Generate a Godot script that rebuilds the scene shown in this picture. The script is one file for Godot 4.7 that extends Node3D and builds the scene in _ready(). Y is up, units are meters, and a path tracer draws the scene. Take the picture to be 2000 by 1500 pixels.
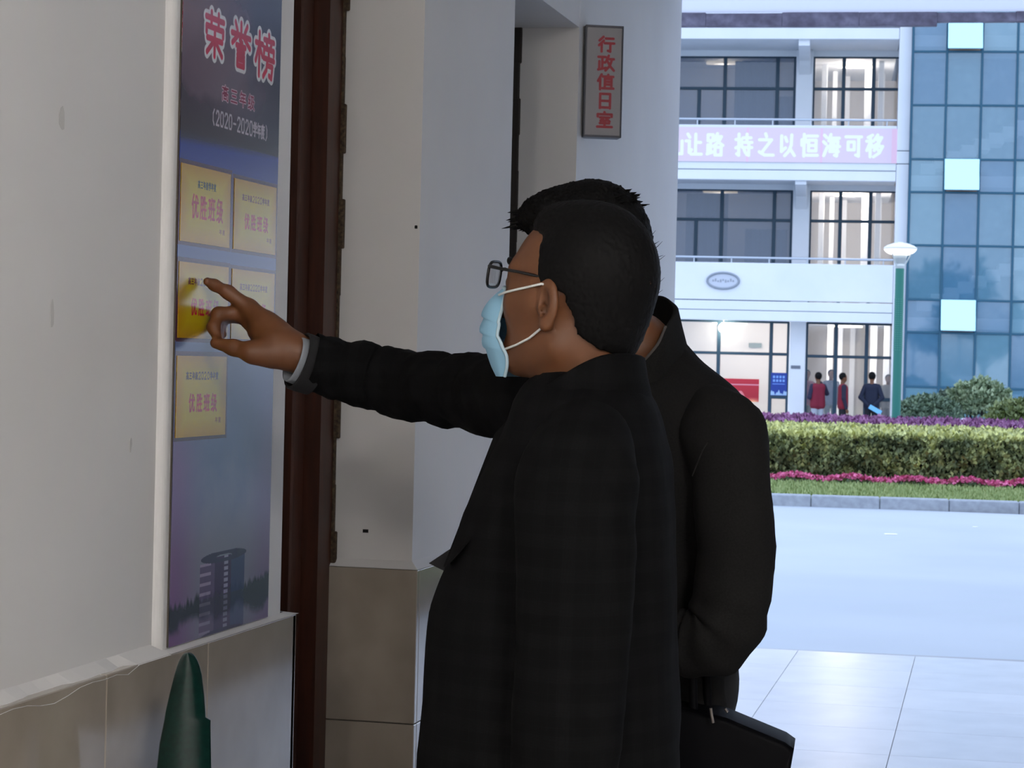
extends Node3D
# A school passage at dusk: two men look at a wall board; court, garden and teaching block outside.

const EYE := Vector3(0, 1.47, 0)
const FOCAL := 4300.0            # pixels of a 2000 x 1500 frame
var lens: Basis                  # camera axes
var side: Basis                  # camera axes without pitch and roll
var out_at := Transform3D()      # frame of the block across the court: x along its front, z towards the court
var M := {}                      # materials
var taken := {}                  # names in use
var rng := RandomNumberGenerator.new()


# ------------------------------------------------------------------ mesh helper
class MB:
	var v := PackedVector3Array()
	var n := PackedVector3Array()
	var uv := PackedVector2Array()
	var col := PackedColorArray()
	var idx := PackedInt32Array()
	var tint := Color.WHITE

	func vert(p: Vector3, m: Vector3, t := Vector2.ZERO) -> int:
		v.append(p); n.append(m); uv.append(t); col.append(tint)
		return v.size() - 1

	func tri(a: Vector3, b: Vector3, c: Vector3) -> void:
		var m := (b - a).cross(c - a).normalized()
		var k := vert(a, m)
		vert(b, m); vert(c, m)
		idx.append_array(PackedInt32Array([k, k + 2, k + 1]))

	# corners run counter-clockwise seen from the front; texture: a lower left, b lower right, c upper right, d upper left
	func quad(a: Vector3, b: Vector3, c: Vector3, d: Vector3) -> void:
		var m := (b - a).cross(d - a)
		if m.length_squared() < 1e-14:
			m = (c - b).cross(d - b)
		m = m.normalized()
		var k := vert(a, m, Vector2(0, 1))
		vert(b, m, Vector2(1, 1)); vert(c, m, Vector2(1, 0)); vert(d, m, Vector2(0, 0))
		idx.append_array(PackedInt32Array([k, k + 2, k + 1, k, k + 3, k + 2]))

	func box(c: Vector3, s: Vector3, bevel := 0.0, t := Basis()) -> void:
		var h := s * 0.5
		var e := minf(bevel, minf(h.x, minf(h.y, h.z)) * 0.9)
		for ax in 3:
			for sg: float in [-1.0, 1.0]:
				var w := Vector3.ZERO
				var a := Vector3.ZERO
				var b := Vector3.ZERO
				w[ax] = sg * h[ax]
				a[(ax + 1) % 3] = h[(ax + 1) % 3] - e
				b[(ax + 2) % 3] = h[(ax + 2) % 3] - e
				if sg < 0:
					var x := a; a = b; b = x
				# keep u mostly horizontal for the x and z faces
				if ax == 2 and sg > 0 or ax == 0 and sg < 0 or ax == 1:
					quad(c + t * (w - a - b), c + t * (w + a - b), c + t * (w + a + b), c + t * (w - a + b))
				else:
					quad(c + t * (w - a + b), c + t * (w - a - b), c + t * (w + a - b), c + t * (w + a + b))
		if e <= 0.0:
			return
		for ax in 3:
			for s1: float in [-1.0, 1.0]:
				for s2: float in [-1.0, 1.0]:
					var i1 := (ax + 1) % 3
					var i2 := (ax + 2) % 3
					var p := Vector3.ZERO
					var q := Vector3.ZERO
					p[i1] = s1 * h[i1]; p[i2] = s2 * (h[i2] - e)
					q[i1] = s1 * (h[i1] - e); q[i2] = s2 * h[i2]
					var l := Vector3.ZERO
					l[ax] = h[ax] - e
					_edge(c, t, p, q, l)
		for sx: float in [-1.0, 1.0]:
			for sy: float in [-1.0, 1.0]:
				for sz: float in [-1.0, 1.0]:
					var a := Vector3(sx * h.x, sy * (h.y - e), sz * (h.z - e))
					var b := Vector3(sx * (h.x - e), sy * h.y, sz * (h.z - e))
					var d := Vector3(sx * (h.x - e), sy * (h.y - e), sz * h.z)
					if sx * sy * sz > 0:
						tri(c + t * a, c + t * b, c + t * d)
					else:
						tri(c + t * a, c + t * d, c + t * b)

	func _edge(c: Vector3, t: Basis, p: Vector3, q: Vector3, l: Vector3) -> void:
		var m := (q - l - (p - l)).cross(p + l - (p - l))
		if m.dot(p + q) > 0:
			quad(c + t * (p - l), c + t * (q - l), c + t * (q + l), c + t * (p + l))
		else:
			quad(c + t * (p + l), c + t * (q + l), c + t * (q - l), c + t * (p - l))

	# box from its two corners
	func span(a: Vector3, b: Vector3, bevel := 0.0) -> void:
		box((a + b) * 0.5, (b - a).abs(), bevel)

	# smooth surface through rows of points; sign flips its front
	func grid(rows: Array, sign := 1.0, ring := false) -> void:
		var nr := rows.size()
		var nc: int = rows[0].size()
		var k := v.size()
		for i in nr:
			for j in nc:
				var r: PackedVector3Array = rows[i]
				var up: PackedVector3Array = rows[mini(i + 1, nr - 1)]
				var dn: PackedVector3Array = rows[maxi(i - 1, 0)]
				var j1 := (j + 1) % nc if ring else mini(j + 1, nc - 1)
				var j0 := (j - 1 + nc) % nc if ring else maxi(j - 1, 0)
				var m := (r[j1] - r[j0]).cross(up[j] - dn[j])
				if m.length_squared() < 1e-16:
					m = (up[j1] - up[j0] + dn[j1] - dn[j0]).cross(up[j] - dn[j])
				if m.length_squared() < 1e-16:
					m = (up[j] - dn[j]) if i > nr / 2 else (dn[j] - up[j])
				vert(r[j], m.normalized() * sign, Vector2(float(j) / (nc - 1), 1.0 - float(i) / (nr - 1)))
		for i in nr - 1:
			for j in (nc if ring else nc - 1):
				var a := k + i * nc + j
				var b := k + i * nc + (j + 1) % nc
				var c := b + nc
				var d := a + nc
				if sign > 0:
					idx.append_array(PackedInt32Array([a, c, b, a, d, c]))
				else:
					idx.append_array(PackedInt32Array([a, b, c, a, c, d]))

	func fan(ring: PackedVector3Array, m: Vector3) -> void:
		var mid := Vector3.ZERO
		for p in ring:
			mid += p / ring.size()
		var k := vert(mid, m, Vector2(0.5, 0.5))
		for p in ring:
			vert(p, m, Vector2(0.5, 0.5))
		for i in ring.size():
			var a := k + 1 + i
			var b := k + 1 + (i + 1) % ring.size()
			if (v[a] - mid).cross(v[b] - mid).dot(m) > 0:
				idx.append_array(PackedInt32Array([k, b, a]))
			else:
				idx.append_array(PackedInt32Array([k, a, b]))

	func tube(path: Array, radii: Array, sides := 10, caps := true, bump = null) -> void:
		var rows := []
		var np := path.size()
		var t0: Vector3 = (path[1] - path[0]).normalized()
		var a := t0.cross(Vector3.UP)
		if a.length() < 0.05:
			a = t0.cross(Vector3.RIGHT)
		a = a.normalized()
		for i in np:
			var t: Vector3 = (path[mini(i + 1, np - 1)] - path[maxi(i - 1, 0)]).normalized()
			a = (a - t * a.dot(t)).normalized()
			var b := t.cross(a)
			var ring := PackedVector3Array()
			for j in sides:
				var w := TAU * j / sides
				var r: float = radii[mini(i, radii.size() - 1)]
				var d := a * cos(w) + b * sin(w)
				if bump != null:
					r += bump.call(path[i] + d * r, float(i) / (np - 1), w)
				ring.append(path[i] + d * r)
			rows.append(ring)
		grid(rows, 1.0, true)
		if caps:
			fan(rows[0], (path[0] - path[1]).normalized())
			fan(rows[np - 1], (path[np - 1] - path[np - 2]).normalized())

	func lathe(profile: Array, at: Vector3, sides := 24, axis := Basis()) -> void:
		var rows := []
		for p: Vector2 in profile:
			var ring := PackedVector3Array()
			for j in sides:
				var w := TAU * j / sides
				ring.append(at + axis * Vector3(p.x * cos(w), p.y, -p.x * sin(w)))
			rows.append(ring)
		grid(rows, 1.0, true)

	# prism: outline in the plane of x and y, counter-clockwise seen from +z, between z0 and z1 of t
	func prism(outline: PackedVector2Array, z0: float, z1: float, t := Transform3D()) -> void:
		var pts := outline
		if Geometry2D.is_polygon_clockwise(pts):
			pts = pts.duplicate(); pts.reverse()
		var ti := Geometry2D.triangulate_polygon(pts)
		for f in ti.size() / 3:
			var p: Array = []
			for q in 3:
				p.append(pts[ti[f * 3 + q]])
			if (p[1] - p[0]).cross(p[2] - p[0]) < 0:
				p.reverse()
			tri(t * Vector3(p[0].x, p[0].y, z1), t * Vector3(p[1].x, p[1].y, z1), t * Vector3(p[2].x, p[2].y, z1))
			tri(t * Vector3(p[0].x, p[0].y, z0), t * Vector3(p[2].x, p[2].y, z0), t * Vector3(p[1].x, p[1].y, z0))
		for i in pts.size():
			var a := pts[i]
			var b := pts[(i + 1) % pts.size()]
			quad(t * Vector3(a.x, a.y, z0), t * Vector3(b.x, b.y, z0), t * Vector3(b.x, b.y, z1), t * Vector3(a.x, a.y, z1))

	func add(o: MB, t := Transform3D()) -> void:
		var k := v.size()
		for i in o.v.size():
			v.append(t * o.v[i]); n.append((t.basis * o.n[i]).normalized()); uv.append(o.uv[i]); col.append(o.col[i])
		for i in o.idx:
			idx.append(i + k)

	# surface nets of a signed distance
	func nets(f: Callable, lo: Vector3, hi: Vector3, cell: float, reach := 1.5) -> void:
		const S := 4
		var bx := int(ceil((hi.x - lo.x) / cell / S))
		var by := int(ceil((hi.y - lo.y) / cell / S))
		var bz := int(ceil((hi.z - lo.z) / cell / S))
		var nx := bx * S + 1
		var ny := by * S + 1
		var nz := bz * S + 1
		var g := PackedFloat32Array()
		g.resize(nx * ny * nz)
		g.fill(1e3)
		var near := PackedInt32Array()
		var far := cell * S * 0.87 * reach + cell
		for k in bz:
			for j in by:
				for i in bx:
					var c := lo + Vector3(i + 0.5, j + 0.5, k + 0.5) * cell * S
					var d: float = f.call(c)
					if absf(d) < far:
						near.append_array(PackedInt32Array([i * S, j * S, k * S]))
					elif d < 0:
						for z in S + 1:
							for y in S + 1:
								for x in S + 1:
									var at := (i * S + x) + nx * ((j * S + y) + ny * (k * S + z))
									if g[at] > 999.0:
										g[at] = -1e3
		var done := PackedByteArray()
		done.resize(g.size())
		for q in range(0, near.size(), 3):
			for z in S + 1:
				for y in S + 1:
					for x in S + 1:
						var at := (near[q] + x) + nx * ((near[q + 1] + y) + ny * (near[q + 2] + z))
						if not done[at]:
							done[at] = 1
							g[at] = f.call(lo + Vector3(near[q] + x, near[q + 1] + y, near[q + 2] + z) * cell)
		var slot := PackedInt32Array()
		slot.resize(g.size())
		slot.fill(-1)
		var off := [0, 1, nx, nx + 1, nx * ny, nx * ny + 1, nx * ny + nx, nx * ny + nx + 1]
		var cells := PackedInt32Array()
		for q in range(0, near.size(), 3):
			for z in S:
				for y in S:
					for x in S:
						var ci := near[q] + x
						var cj := near[q + 1] + y
						var ck := near[q + 2] + z
						var at := ci + nx * (cj + ny * ck)
						var w0 := g[at]
						var w1 := g[at + 1]
						var w2 := g[at + off[2]]
						var w3 := g[at + off[3]]
						var w4 := g[at + off[4]]
						var w5 := g[at + off[5]]
						var w6 := g[at + off[6]]
						var w7 := g[at + off[7]]
						var least := minf(minf(minf(w0, w1), minf(w2, w3)), minf(minf(w4, w5), minf(w6, w7)))
						var most := maxf(maxf(maxf(w0, w1), maxf(w2, w3)), maxf(maxf(w4, w5), maxf(w6, w7)))
						if least >= 0 or most < 0:
							continue
						var sum := Vector3.ZERO
						var cnt := 0
						var w := [w0, w1, w2, w3, w4, w5, w6, w7]
						for e in 12:
							var a: int = [0, 2, 4, 6, 0, 1, 4, 5, 0, 1, 2, 3][e]
							var b: int = a + [1, 1, 1, 1, 2, 2, 2, 2, 4, 4, 4, 4][e]
							if (w[a] < 0) == (w[b] < 0):
								continue
							var u: float = w[a] / (w[a] - w[b])
							var pa := Vector3(a & 1, (a >> 1) & 1, a >> 2)
							var pb := Vector3(b & 1, (b >> 1) & 1, b >> 2)
							sum += pa.lerp(pb, u)
							cnt += 1
						var m := Vector3(w1 - w0 + w3 - w2 + w5 - w4 + w7 - w6, w2 - w0 + w3 - w1 + w6 - w4 + w7 - w5, w4 - w0 + w5 - w1 + w6 - w2 + w7 - w3)
						slot[at] = vert(lo + (Vector3(ci, cj, ck) + sum / cnt) * cell, m.normalized())
						cells.append_array(PackedInt32Array([ci, cj, ck]))
		var nxy := nx * ny
		for q in range(0, cells.size(), 3):
			var at := cells[q] + nx * (cells[q + 1] + ny * cells[q + 2])
			var s0 := g[at] < 0
			if (g[at + 1] < 0) != s0 and cells[q + 1] > 0 and cells[q + 2] > 0:
				_net(slot[at], slot[at - nx], slot[at - nx - nxy], slot[at - nxy], s0)
			if (g[at + nx] < 0) != s0 and cells[q] > 0 and cells[q + 2] > 0:
				_net(slot[at], slot[at - nxy], slot[at - 1 - nxy], slot[at - 1], s0)
			if (g[at + nxy] < 0) != s0 and cells[q] > 0 and cells[q + 1] > 0:
				_net(slot[at], slot[at - 1], slot[at - 1 - nx], slot[at - nx], s0)

	func _net(a: int, b: int, c: int, d: int, flip: bool) -> void:
		if a < 0 or b < 0 or c < 0 or d < 0:
			return
		if flip:
			idx.append_array(PackedInt32Array([a, c, b, a, d, c]))
		else:
			idx.append_array(PackedInt32Array([a, b, c, a, c, d]))

	func mesh() -> ArrayMesh:
		var arr := []
		arr.resize(Mesh.ARRAY_MAX)
		arr[Mesh.ARRAY_VERTEX] = v
		arr[Mesh.ARRAY_NORMAL] = n
		arr[Mesh.ARRAY_TEX_UV] = uv
		arr[Mesh.ARRAY_COLOR] = col
		arr[Mesh.ARRAY_INDEX] = idx
		var m := ArrayMesh.new()
		m.add_surface_from_arrays(Mesh.PRIMITIVE_TRIANGLES, arr)
		return m


# ------------------------------------------------------------------ distances
static func cap(p: Vector3, a: Vector3, b: Vector3, ra: float, rb: float) -> float:
	var ab := b - a
	var t := clampf((p - a).dot(ab) / ab.length_squared(), 0.0, 1.0)
	return (p - a - ab * t).length() - lerpf(ra, rb, t)

static func ell(p: Vector3, c: Vector3, r: Vector3) -> float:
	var q := (p - c) / r
	var k := q.length()
	return k * (k - 1.0) / maxf((q / r).length(), 1e-6)

static func sm(a: float, b: float, k: float) -> float:
	var h := maxf(k - absf(a - b), 0.0) / k
	return minf(a, b) - h * h * k * 0.25

static func bones_field(p: Vector3, bones: Array, k: float) -> float:
	var d := 1e3
	for b: Array in bones:
		var e: float
		if b.size() == 2:
			e = ell(p, b[0], b[1])
		else:
			e = cap(p, b[0], b[1], b[2], b[3])
		d = sm(d, e, k) if d < 900.0 else e
	return d

func bones_mesh(mb: MB, bones: Array, cell: float, k: float) -> void:
	var lo := Vector3.ONE * 1e3
	var hi := -lo
	for b: Array in bones:
		if b.size() == 2:
			lo = lo.min(b[0] - b[1]); hi = hi.max(b[0] + b[1])
		else:
			var r := Vector3.ONE * maxf(b[2], b[3])
			lo = lo.min(b[0] - r).min(b[1] - r); hi = hi.max(b[0] + r).max(b[1] + r)
	mb.nets(func(p): return bones_field(p, bones, k), lo - Vector3.ONE * cell * 3, hi + Vector3.ONE * cell * 3, cell)


# ------------------------------------------------------------------ scene helpers
func P(x: float, y: float, d: float) -> Vector3:      # the point that a frame position shows at a depth
	return EYE + lens * (Vector3((x - 1000.0) / FOCAL, -(y - 750.0) / FOCAL, -1.0) * d)

func numbered(called: String) -> String:
	if not taken.has(called):
		taken[called] = 0
		return called
	taken[called] += 1
	return "%s_%03d" % [called, taken[called]]

func tag(o: Node3D, label: String, category: String, group := "", kind := "") -> Node3D:
	if label: o.set_meta("label", label)
	if category: o.set_meta("category", category)
	if group: o.set_meta("group", group)
	if kind: o.set_meta("kind", kind)
	return o

func thing(called: String, label: String, category: String, at := Vector3.ZERO, turn := 0.0, group := "") -> Node3D:
	var o := Node3D.new()
	o.name = numbered(called)
	add_child(o)
	o.position = at
	o.rotation.y = turn
	tag(o, label, category, group)
	return o

# one named mesh; under a thing its points are in the world's frame unless local
func part(called: String, mb: MB, mat: Material, parent: Node3D = null, local := false) -> MeshInstance3D:
	return put(called, mb.mesh(), mat, parent, local)

func put(called: String, mesh: Mesh, mat: Material, parent: Node3D = null, local := false) -> MeshInstance3D:
	var o := MeshInstance3D.new()
	o.mesh = mesh
	o.material_override = mat
	if parent == null:
		o.name = numbered(called)
		add_child(o)
	else:
		o.name = called
		parent.add_child(o, true)
		if not local:
			var t := Transform3D()
			var q: Node3D = parent
			while q != self:
				t = q.transform * t
				q = q.get_parent()
			o.transform = t.affine_inverse()
	return o

func structure(called: String, mb: MB, mat: Material, label: String, category: String) -> MeshInstance3D:
	var o := part(called, mb, mat)
	tag(o, label, category, "", "structure")
	return o

func scatter(called: String, mesh: Mesh, mat: Material, where: Array, tints: Array, parent: Node3D = null) -> MultiMeshInstance3D:
	var mm := MultiMesh.new()
	mm.transform_format = MultiMesh.TRANSFORM_3D
	mm.use_colors = true
	mm.mesh = mesh
	mm.instance_count = where.size()
	for i in where.size():
		mm.set_instance_transform(i, where[i])
		mm.set_instance_color(i, tints[i])
	var o := MultiMeshInstance3D.new()
	o.multimesh = mm
	o.material_override = mat
	if parent == null:
		o.name = numbered(called)
		add_child(o)
	else:
		o.name = called
		parent.add_child(o, true)
	o.set_meta("kind", "stuff")
	return o

func surf(c: Color, rough := 0.8, metal := 0.0, spec := 0.5) -> StandardMaterial3D:
	var m := StandardMaterial3D.new()
	m.albedo_color = c
	m.roughness = rough
	m.metallic = metal
	m.metallic_specular = spec
	return m

func noise_tex(freq: float, c0: Color, c1: Color, s := 1, size := 256, oct := 4, normal := false) -> NoiseTexture2D:
	var f := FastNoiseLite.new()
	f.seed = s
	f.frequency = freq
	f.fractal_octaves = oct
	var t := NoiseTexture2D.new()
	t.width = size
	t.height = size
	t.seamless = true
	t.noise = f
	if normal:
		t.as_normal_map = true
		t.bump_strength = 4.0
	else:
		var g := Gradient.new()
		g.set_color(0, c0)
		g.set_color(1, c1)
		t.color_ramp = g
	return t

func mottled(c0: Color, c1: Color, freq: float, scale: float, rough := 0.8, s := 1, world := true) -> StandardMaterial3D:
	var m := surf(Color.WHITE, rough)
	m.albedo_texture = noise_tex(freq, c0, c1, s)
	m.uv1_triplanar = true
	m.uv1_world_triplanar = world
	m.uv1_scale = Vector3.ONE * scale
	return m

func glow(c: Color, e: float) -> StandardMaterial3D:
	var m := surf(Color(0.9, 0.9, 0.9), 0.5)
	m.emission_enabled = true
	m.emission = c
	m.emission_energy_multiplier = e
	return m

func pane(c: Color, a: float, spec := 0.5) -> StandardMaterial3D:
	var m := surf(Color(c.r, c.g, c.b, a), 0.03, 0.0, spec)
	m.transparency = BaseMaterial3D.TRANSPARENCY_ALPHA
	return m

func omni(at: Vector3, c: Color, e: float, size := 0.1) -> void:
	var l := OmniLight3D.new()
	l.name = numbered("lamp_light")
	l.position = at
	l.light_color = c
	l.light_energy = e
	l.light_size = size
	l.omni_range = 40.0
	l.omni_attenuation = 2.0
	l.shadow_enabled = true
	add_child(l)


# ------------------------------------------------------------------ lettering: strokes on a 100 x 100 field
const GLYPHS := {
	"荣": "5,16 95,16;32,3 32,28;68,3 68,28;8,50 8,36 92,36 92,50;12,62 88,62;50,46 50,98;48,64 12,94;52,64 88,94",
	"誉": "22,4 32,22;50,2 50,20;80,4 68,22;5,30 95,30;32,34 8,52;66,34 94,52;44,40 56,46;28,54 72,54;34,65 66,65;34,75 66,75;34,84 66,84 66,98 34,98 34,84",
	"榜": "4,28 40,28;22,4 22,98;21,32 4,68;24,36 38,54;70,2 72,12;46,15 96,15;58,20 62,30;84,20 78,30;46,44 46,34 96,34 96,44;70,44 72,54;44,56 98,56;64,58 60,80 44,97;62,70 90,70 86,96 74,92",
	"高": "48,2 52,12;8,16 92,16;30,26 70,26 70,44 30,44 30,26;12,98 12,54 88,54 88,96 78,94;32,66 68,66 68,86 32,86 32,66",
	"三": "14,16 86,16;22,50 78,50;6,88 94,88",
	"年": "30,2 12,30;26,18 90,18;28,42 84,42;28,42 28,66;4,66 96,66;56,18 56,98",
	"级": "28,4 8,36 32,36;32,36 8,64 34,60;4,92 36,82;44,12 82,12 70,44 92,44;58,12 54,56 36,96;92,44 76,74 46,97;56,46 70,76 96,97",
	"学": "24,4 32,18;50,2 52,16;80,4 68,18;8,40 8,26 92,26 92,40;28,42 72,42 50,58;50,58 50,96 38,92;6,66 94,66",
	"度": "48,2 54,12;14,14 92,14;14,14 14,60 4,96;24,34 90,34;42,24 42,50;70,24 70,50;42,50 70,50;30,62 80,62;80,62 60,82 28,97;38,68 60,84 92,97",
	"优": "28,3 6,44;20,30 20,97;36,34 96,34;58,6 58,40 50,70 34,95;70,36 70,86 78,92 94,90 95,76;74,8 88,22",
	"胜": "12,8 12,60 4,96;12,8 36,8 36,95 28,92;12,36 36,36;12,62 36,62;56,6 46,36;48,28 94,28;52,58 92,58;71,6 71,94;44,94 98,94",
	"班": "4,14 34,14;4,48 32,48;2,88 36,80;19,14 19,84;42,28 42,50;52,6 52,50 40,95;62,12 98,12;64,48 96,48;60,92 99,92;80,12 80,92",
	"行": "32,4 8,28;34,28 6,58;22,46 22,97;46,14 92,14;40,44 97,44;74,44 74,96 60,91",
	"政": "4,12 48,12;28,12 28,86;28,46 46,46;10,40 10,88;4,92 50,80;66,3 52,36;62,24 97,24;86,26 74,66 48,97;60,40 76,70 98,96",
	"值": "26,3 5,44;18,30 18,97;34,16 96,16;66,4 66,28;46,30 86,30 86,84;46,30 46,84;46,48 86,48;46,66 86,66;32,90 98,90",
	"日": "20,6 80,6 80,96;20,6 20,96;20,50 80,50;20,92 80,92",
	"室": "48,2 52,12;8,30 8,16 92,16 92,30;22,36 78,36;46,36 26,56 72,54;62,46 80,60;22,72 78,72;50,58 50,94;6,95 94,95",
	"让": "14,6 26,20;4,36 24,36 24,86 38,74;62,6 62,92;62,42 92,42;36,93 98,93",
	"路": "8,8 38,8 38,34 8,34 8,8;24,34 24,84;24,58 40,58;8,52 8,88;4,92 42,82;64,3 46,34;60,16 88,16;88,16 72,40 44,56;56,22 74,42 98,54;52,62 88,62 88,96 52,96 52,62",
	"持": "2,28 36,28;20,4 20,96 8,90;2,64 38,52;44,20 92,20;68,4 68,40;40,40 98,40;42,62 98,62;80,46 80,96 68,92;52,70 60,84",
	"之": "48,2 54,14;12,28 84,28;84,28 24,86;24,86 12,80;20,84 44,94 96,94",
	"以": "16,10 16,78 40,62;38,16 48,34;76,6 74,50 60,76 36,96;68,66 94,95",
	"恒": "6,26 6,50;19,3 19,97;26,20 32,36;38,10 97,10;46,28 90,28 90,74 46,74 46,28;46,51 90,51;36,93 99,93",
	"海": "8,6 22,16;3,34 18,44;6,94 24,60;46,3 34,30;42,18 96,18;48,32 88,32 82,95 70,92;48,32 42,76 92,76;30,54 99,54;62,36 66,48;60,58 66,70",
	"可": "4,12 96,12;18,34 54,34 54,68 18,68 18,34;80,12 80,95 64,90",
	"移": "36,4 10,14;2,30 42,30;24,10 24,97;23,34 4,70;26,40 40,56;66,3 48,24;62,14 90,14;90,14 74,36 46,50;62,22 74,32;74,42 48,70;70,52 97,52;97,52 78,80 44,97;64,62 78,74",
	"山": "50,6 50,92;10,36 10,92 90,92 90,36",
	"0": "30,4 70,4 84,24 84,76 70,96 30,96 16,76 16,24 30,4",
	"2": "16,22 30,4 70,4 84,22 84,40 16,96 88,96",
	"-": "20,54 80,54",
	"(": "74,0 48,26 48,74 74,100",
	")": "26,0 52,26 52,74 26,100",
}

# one character in a w x h box of the picture, strokes of half width hw pixels, blended by cover
func ink(im: Image, ch: String, x0: float, y0: float, w: float, h: float, hw: float, c: Color, cover := 1.0) -> void:
	if not GLYPHS.has(ch):
		return
	for stroke: String in GLYPHS[ch].split(";"):
		var pts := []
		for s in stroke.split(" "):
			var q := s.split(",")
			pts.append(Vector2(x0 + float(q[0]) * w / 100.0, y0 + float(q[1]) * h / 100.0))
		for i in pts.size() - 1:
			var a: Vector2 = pts[i]
			var b: Vector2 = pts[i + 1]
			for y in range(maxi(0, int(minf(a.y, b.y) - hw - 1)), mini(im.get_height(), int(maxf(a.y, b.y) + hw + 2))):
				for x in range(maxi(0, int(minf(a.x, b.x) - hw - 1)), mini(im.get_width(), int(maxf(a.x, b.x) + hw + 2))):
					var p := Vector2(x + 0.5, y + 0.5)
					var d := p.distance_to(Geometry2D.get_closest_point_to_segment(p, a, b)) - hw
					if d < 0.5:
						im.set_pixel(x, y, im.get_pixel(x, y).lerp(c, clampf(0.5 - d, 0.0, 1.0) * cover))

func write(im: Image, text: String, x0: float, y0: float, w: float, h: float, gap: float, hw: float, c: Color, down := false, cover := 1.0) -> void:
	for i in text.length():
		ink(im, text[i], x0 + (0.0 if down else i * (w + gap)), y0 + (i * (h + gap) if down else 0.0), w, h, hw, c, cover)

func picture(im: Image, rough := 0.5, spec := 0.5) -> StandardMaterial3D:
	var m := surf(Color.WHITE, rough, 0.0, spec)
	m.albedo_texture = ImageTexture.create_from_image(im)
	m.texture_repeat = false
	return m


# ------------------------------------------------------------------ main
func _ready() -> void:
	rng.seed = 7
	set_camera()
	set_light()
	make_materials()
	room()
	porch()
	court()
	block()
	tower()
	garden()
	wall_things()
	front_man()
	second_man()
	students()


func set_camera() -> void:
	side = Basis(Vector3.UP, deg_to_rad(13.634))
	lens = side * Basis(Vector3.RIGHT, deg_to_rad(-0.6)) * Basis(Vector3.BACK, deg_to_rad(1.37))
	var c := Camera3D.new()
	c.name = "camera"
	add_child(c)
	c.transform = Transform3D(lens, EYE)
	c.fov = rad_to_deg(2.0 * atan(750.0 / FOCAL))
	c.near = 0.05
	c.far = 400.0
	var q := CameraAttributesPhysical.new()      # a slightly shallow focus on the two men
	q.frustum_focal_length = 68.8
	q.exposure_aperture = 32.0
	q.frustum_focus_distance = 3.1
	c.attributes = q
	c.fov = rad_to_deg(2.0 * atan(750.0 / FOCAL))
	c.near = 0.05
	c.far = 400.0
	c.current = true
	var t := deg_to_rad(5.3)
	out_at = Transform3D(Basis(Vector3.UP, t), Vector3(-4, 0, -60))


func set_light() -> void:
	var e := Environment.new()
	var sky := Sky.new()
	var sm_ := ProceduralSkyMaterial.new()
	sm_.sky_top_color = Color(0.80, 0.875, 1.0)
	sm_.sky_horizon_color = Color(0.87, 0.92, 1.0)
	sm_.ground_bottom_color = Color(0.5, 0.55, 0.6)
	sm_.ground_horizon_color = Color(0.86, 0.93, 1.0)
	sm_.sky_energy_multiplier = 1.4
	sm_.ground_energy_multiplier = 0.8
	sky.sky_material = sm_
	e.background_mode = Environment.BG_SKY
	e.sky = sky
	e.tonemap_mode = Environment.TONE_MAPPER_LINEAR
	e.tonemap_exposure = 1.0
	e.sdfgi_enabled = true
	e.ssao_enabled = true
	e.ssil_enabled = true
	var w := WorldEnvironment.new()
	w.name = "world"
	w.environment = e
	add_child(w)


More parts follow.
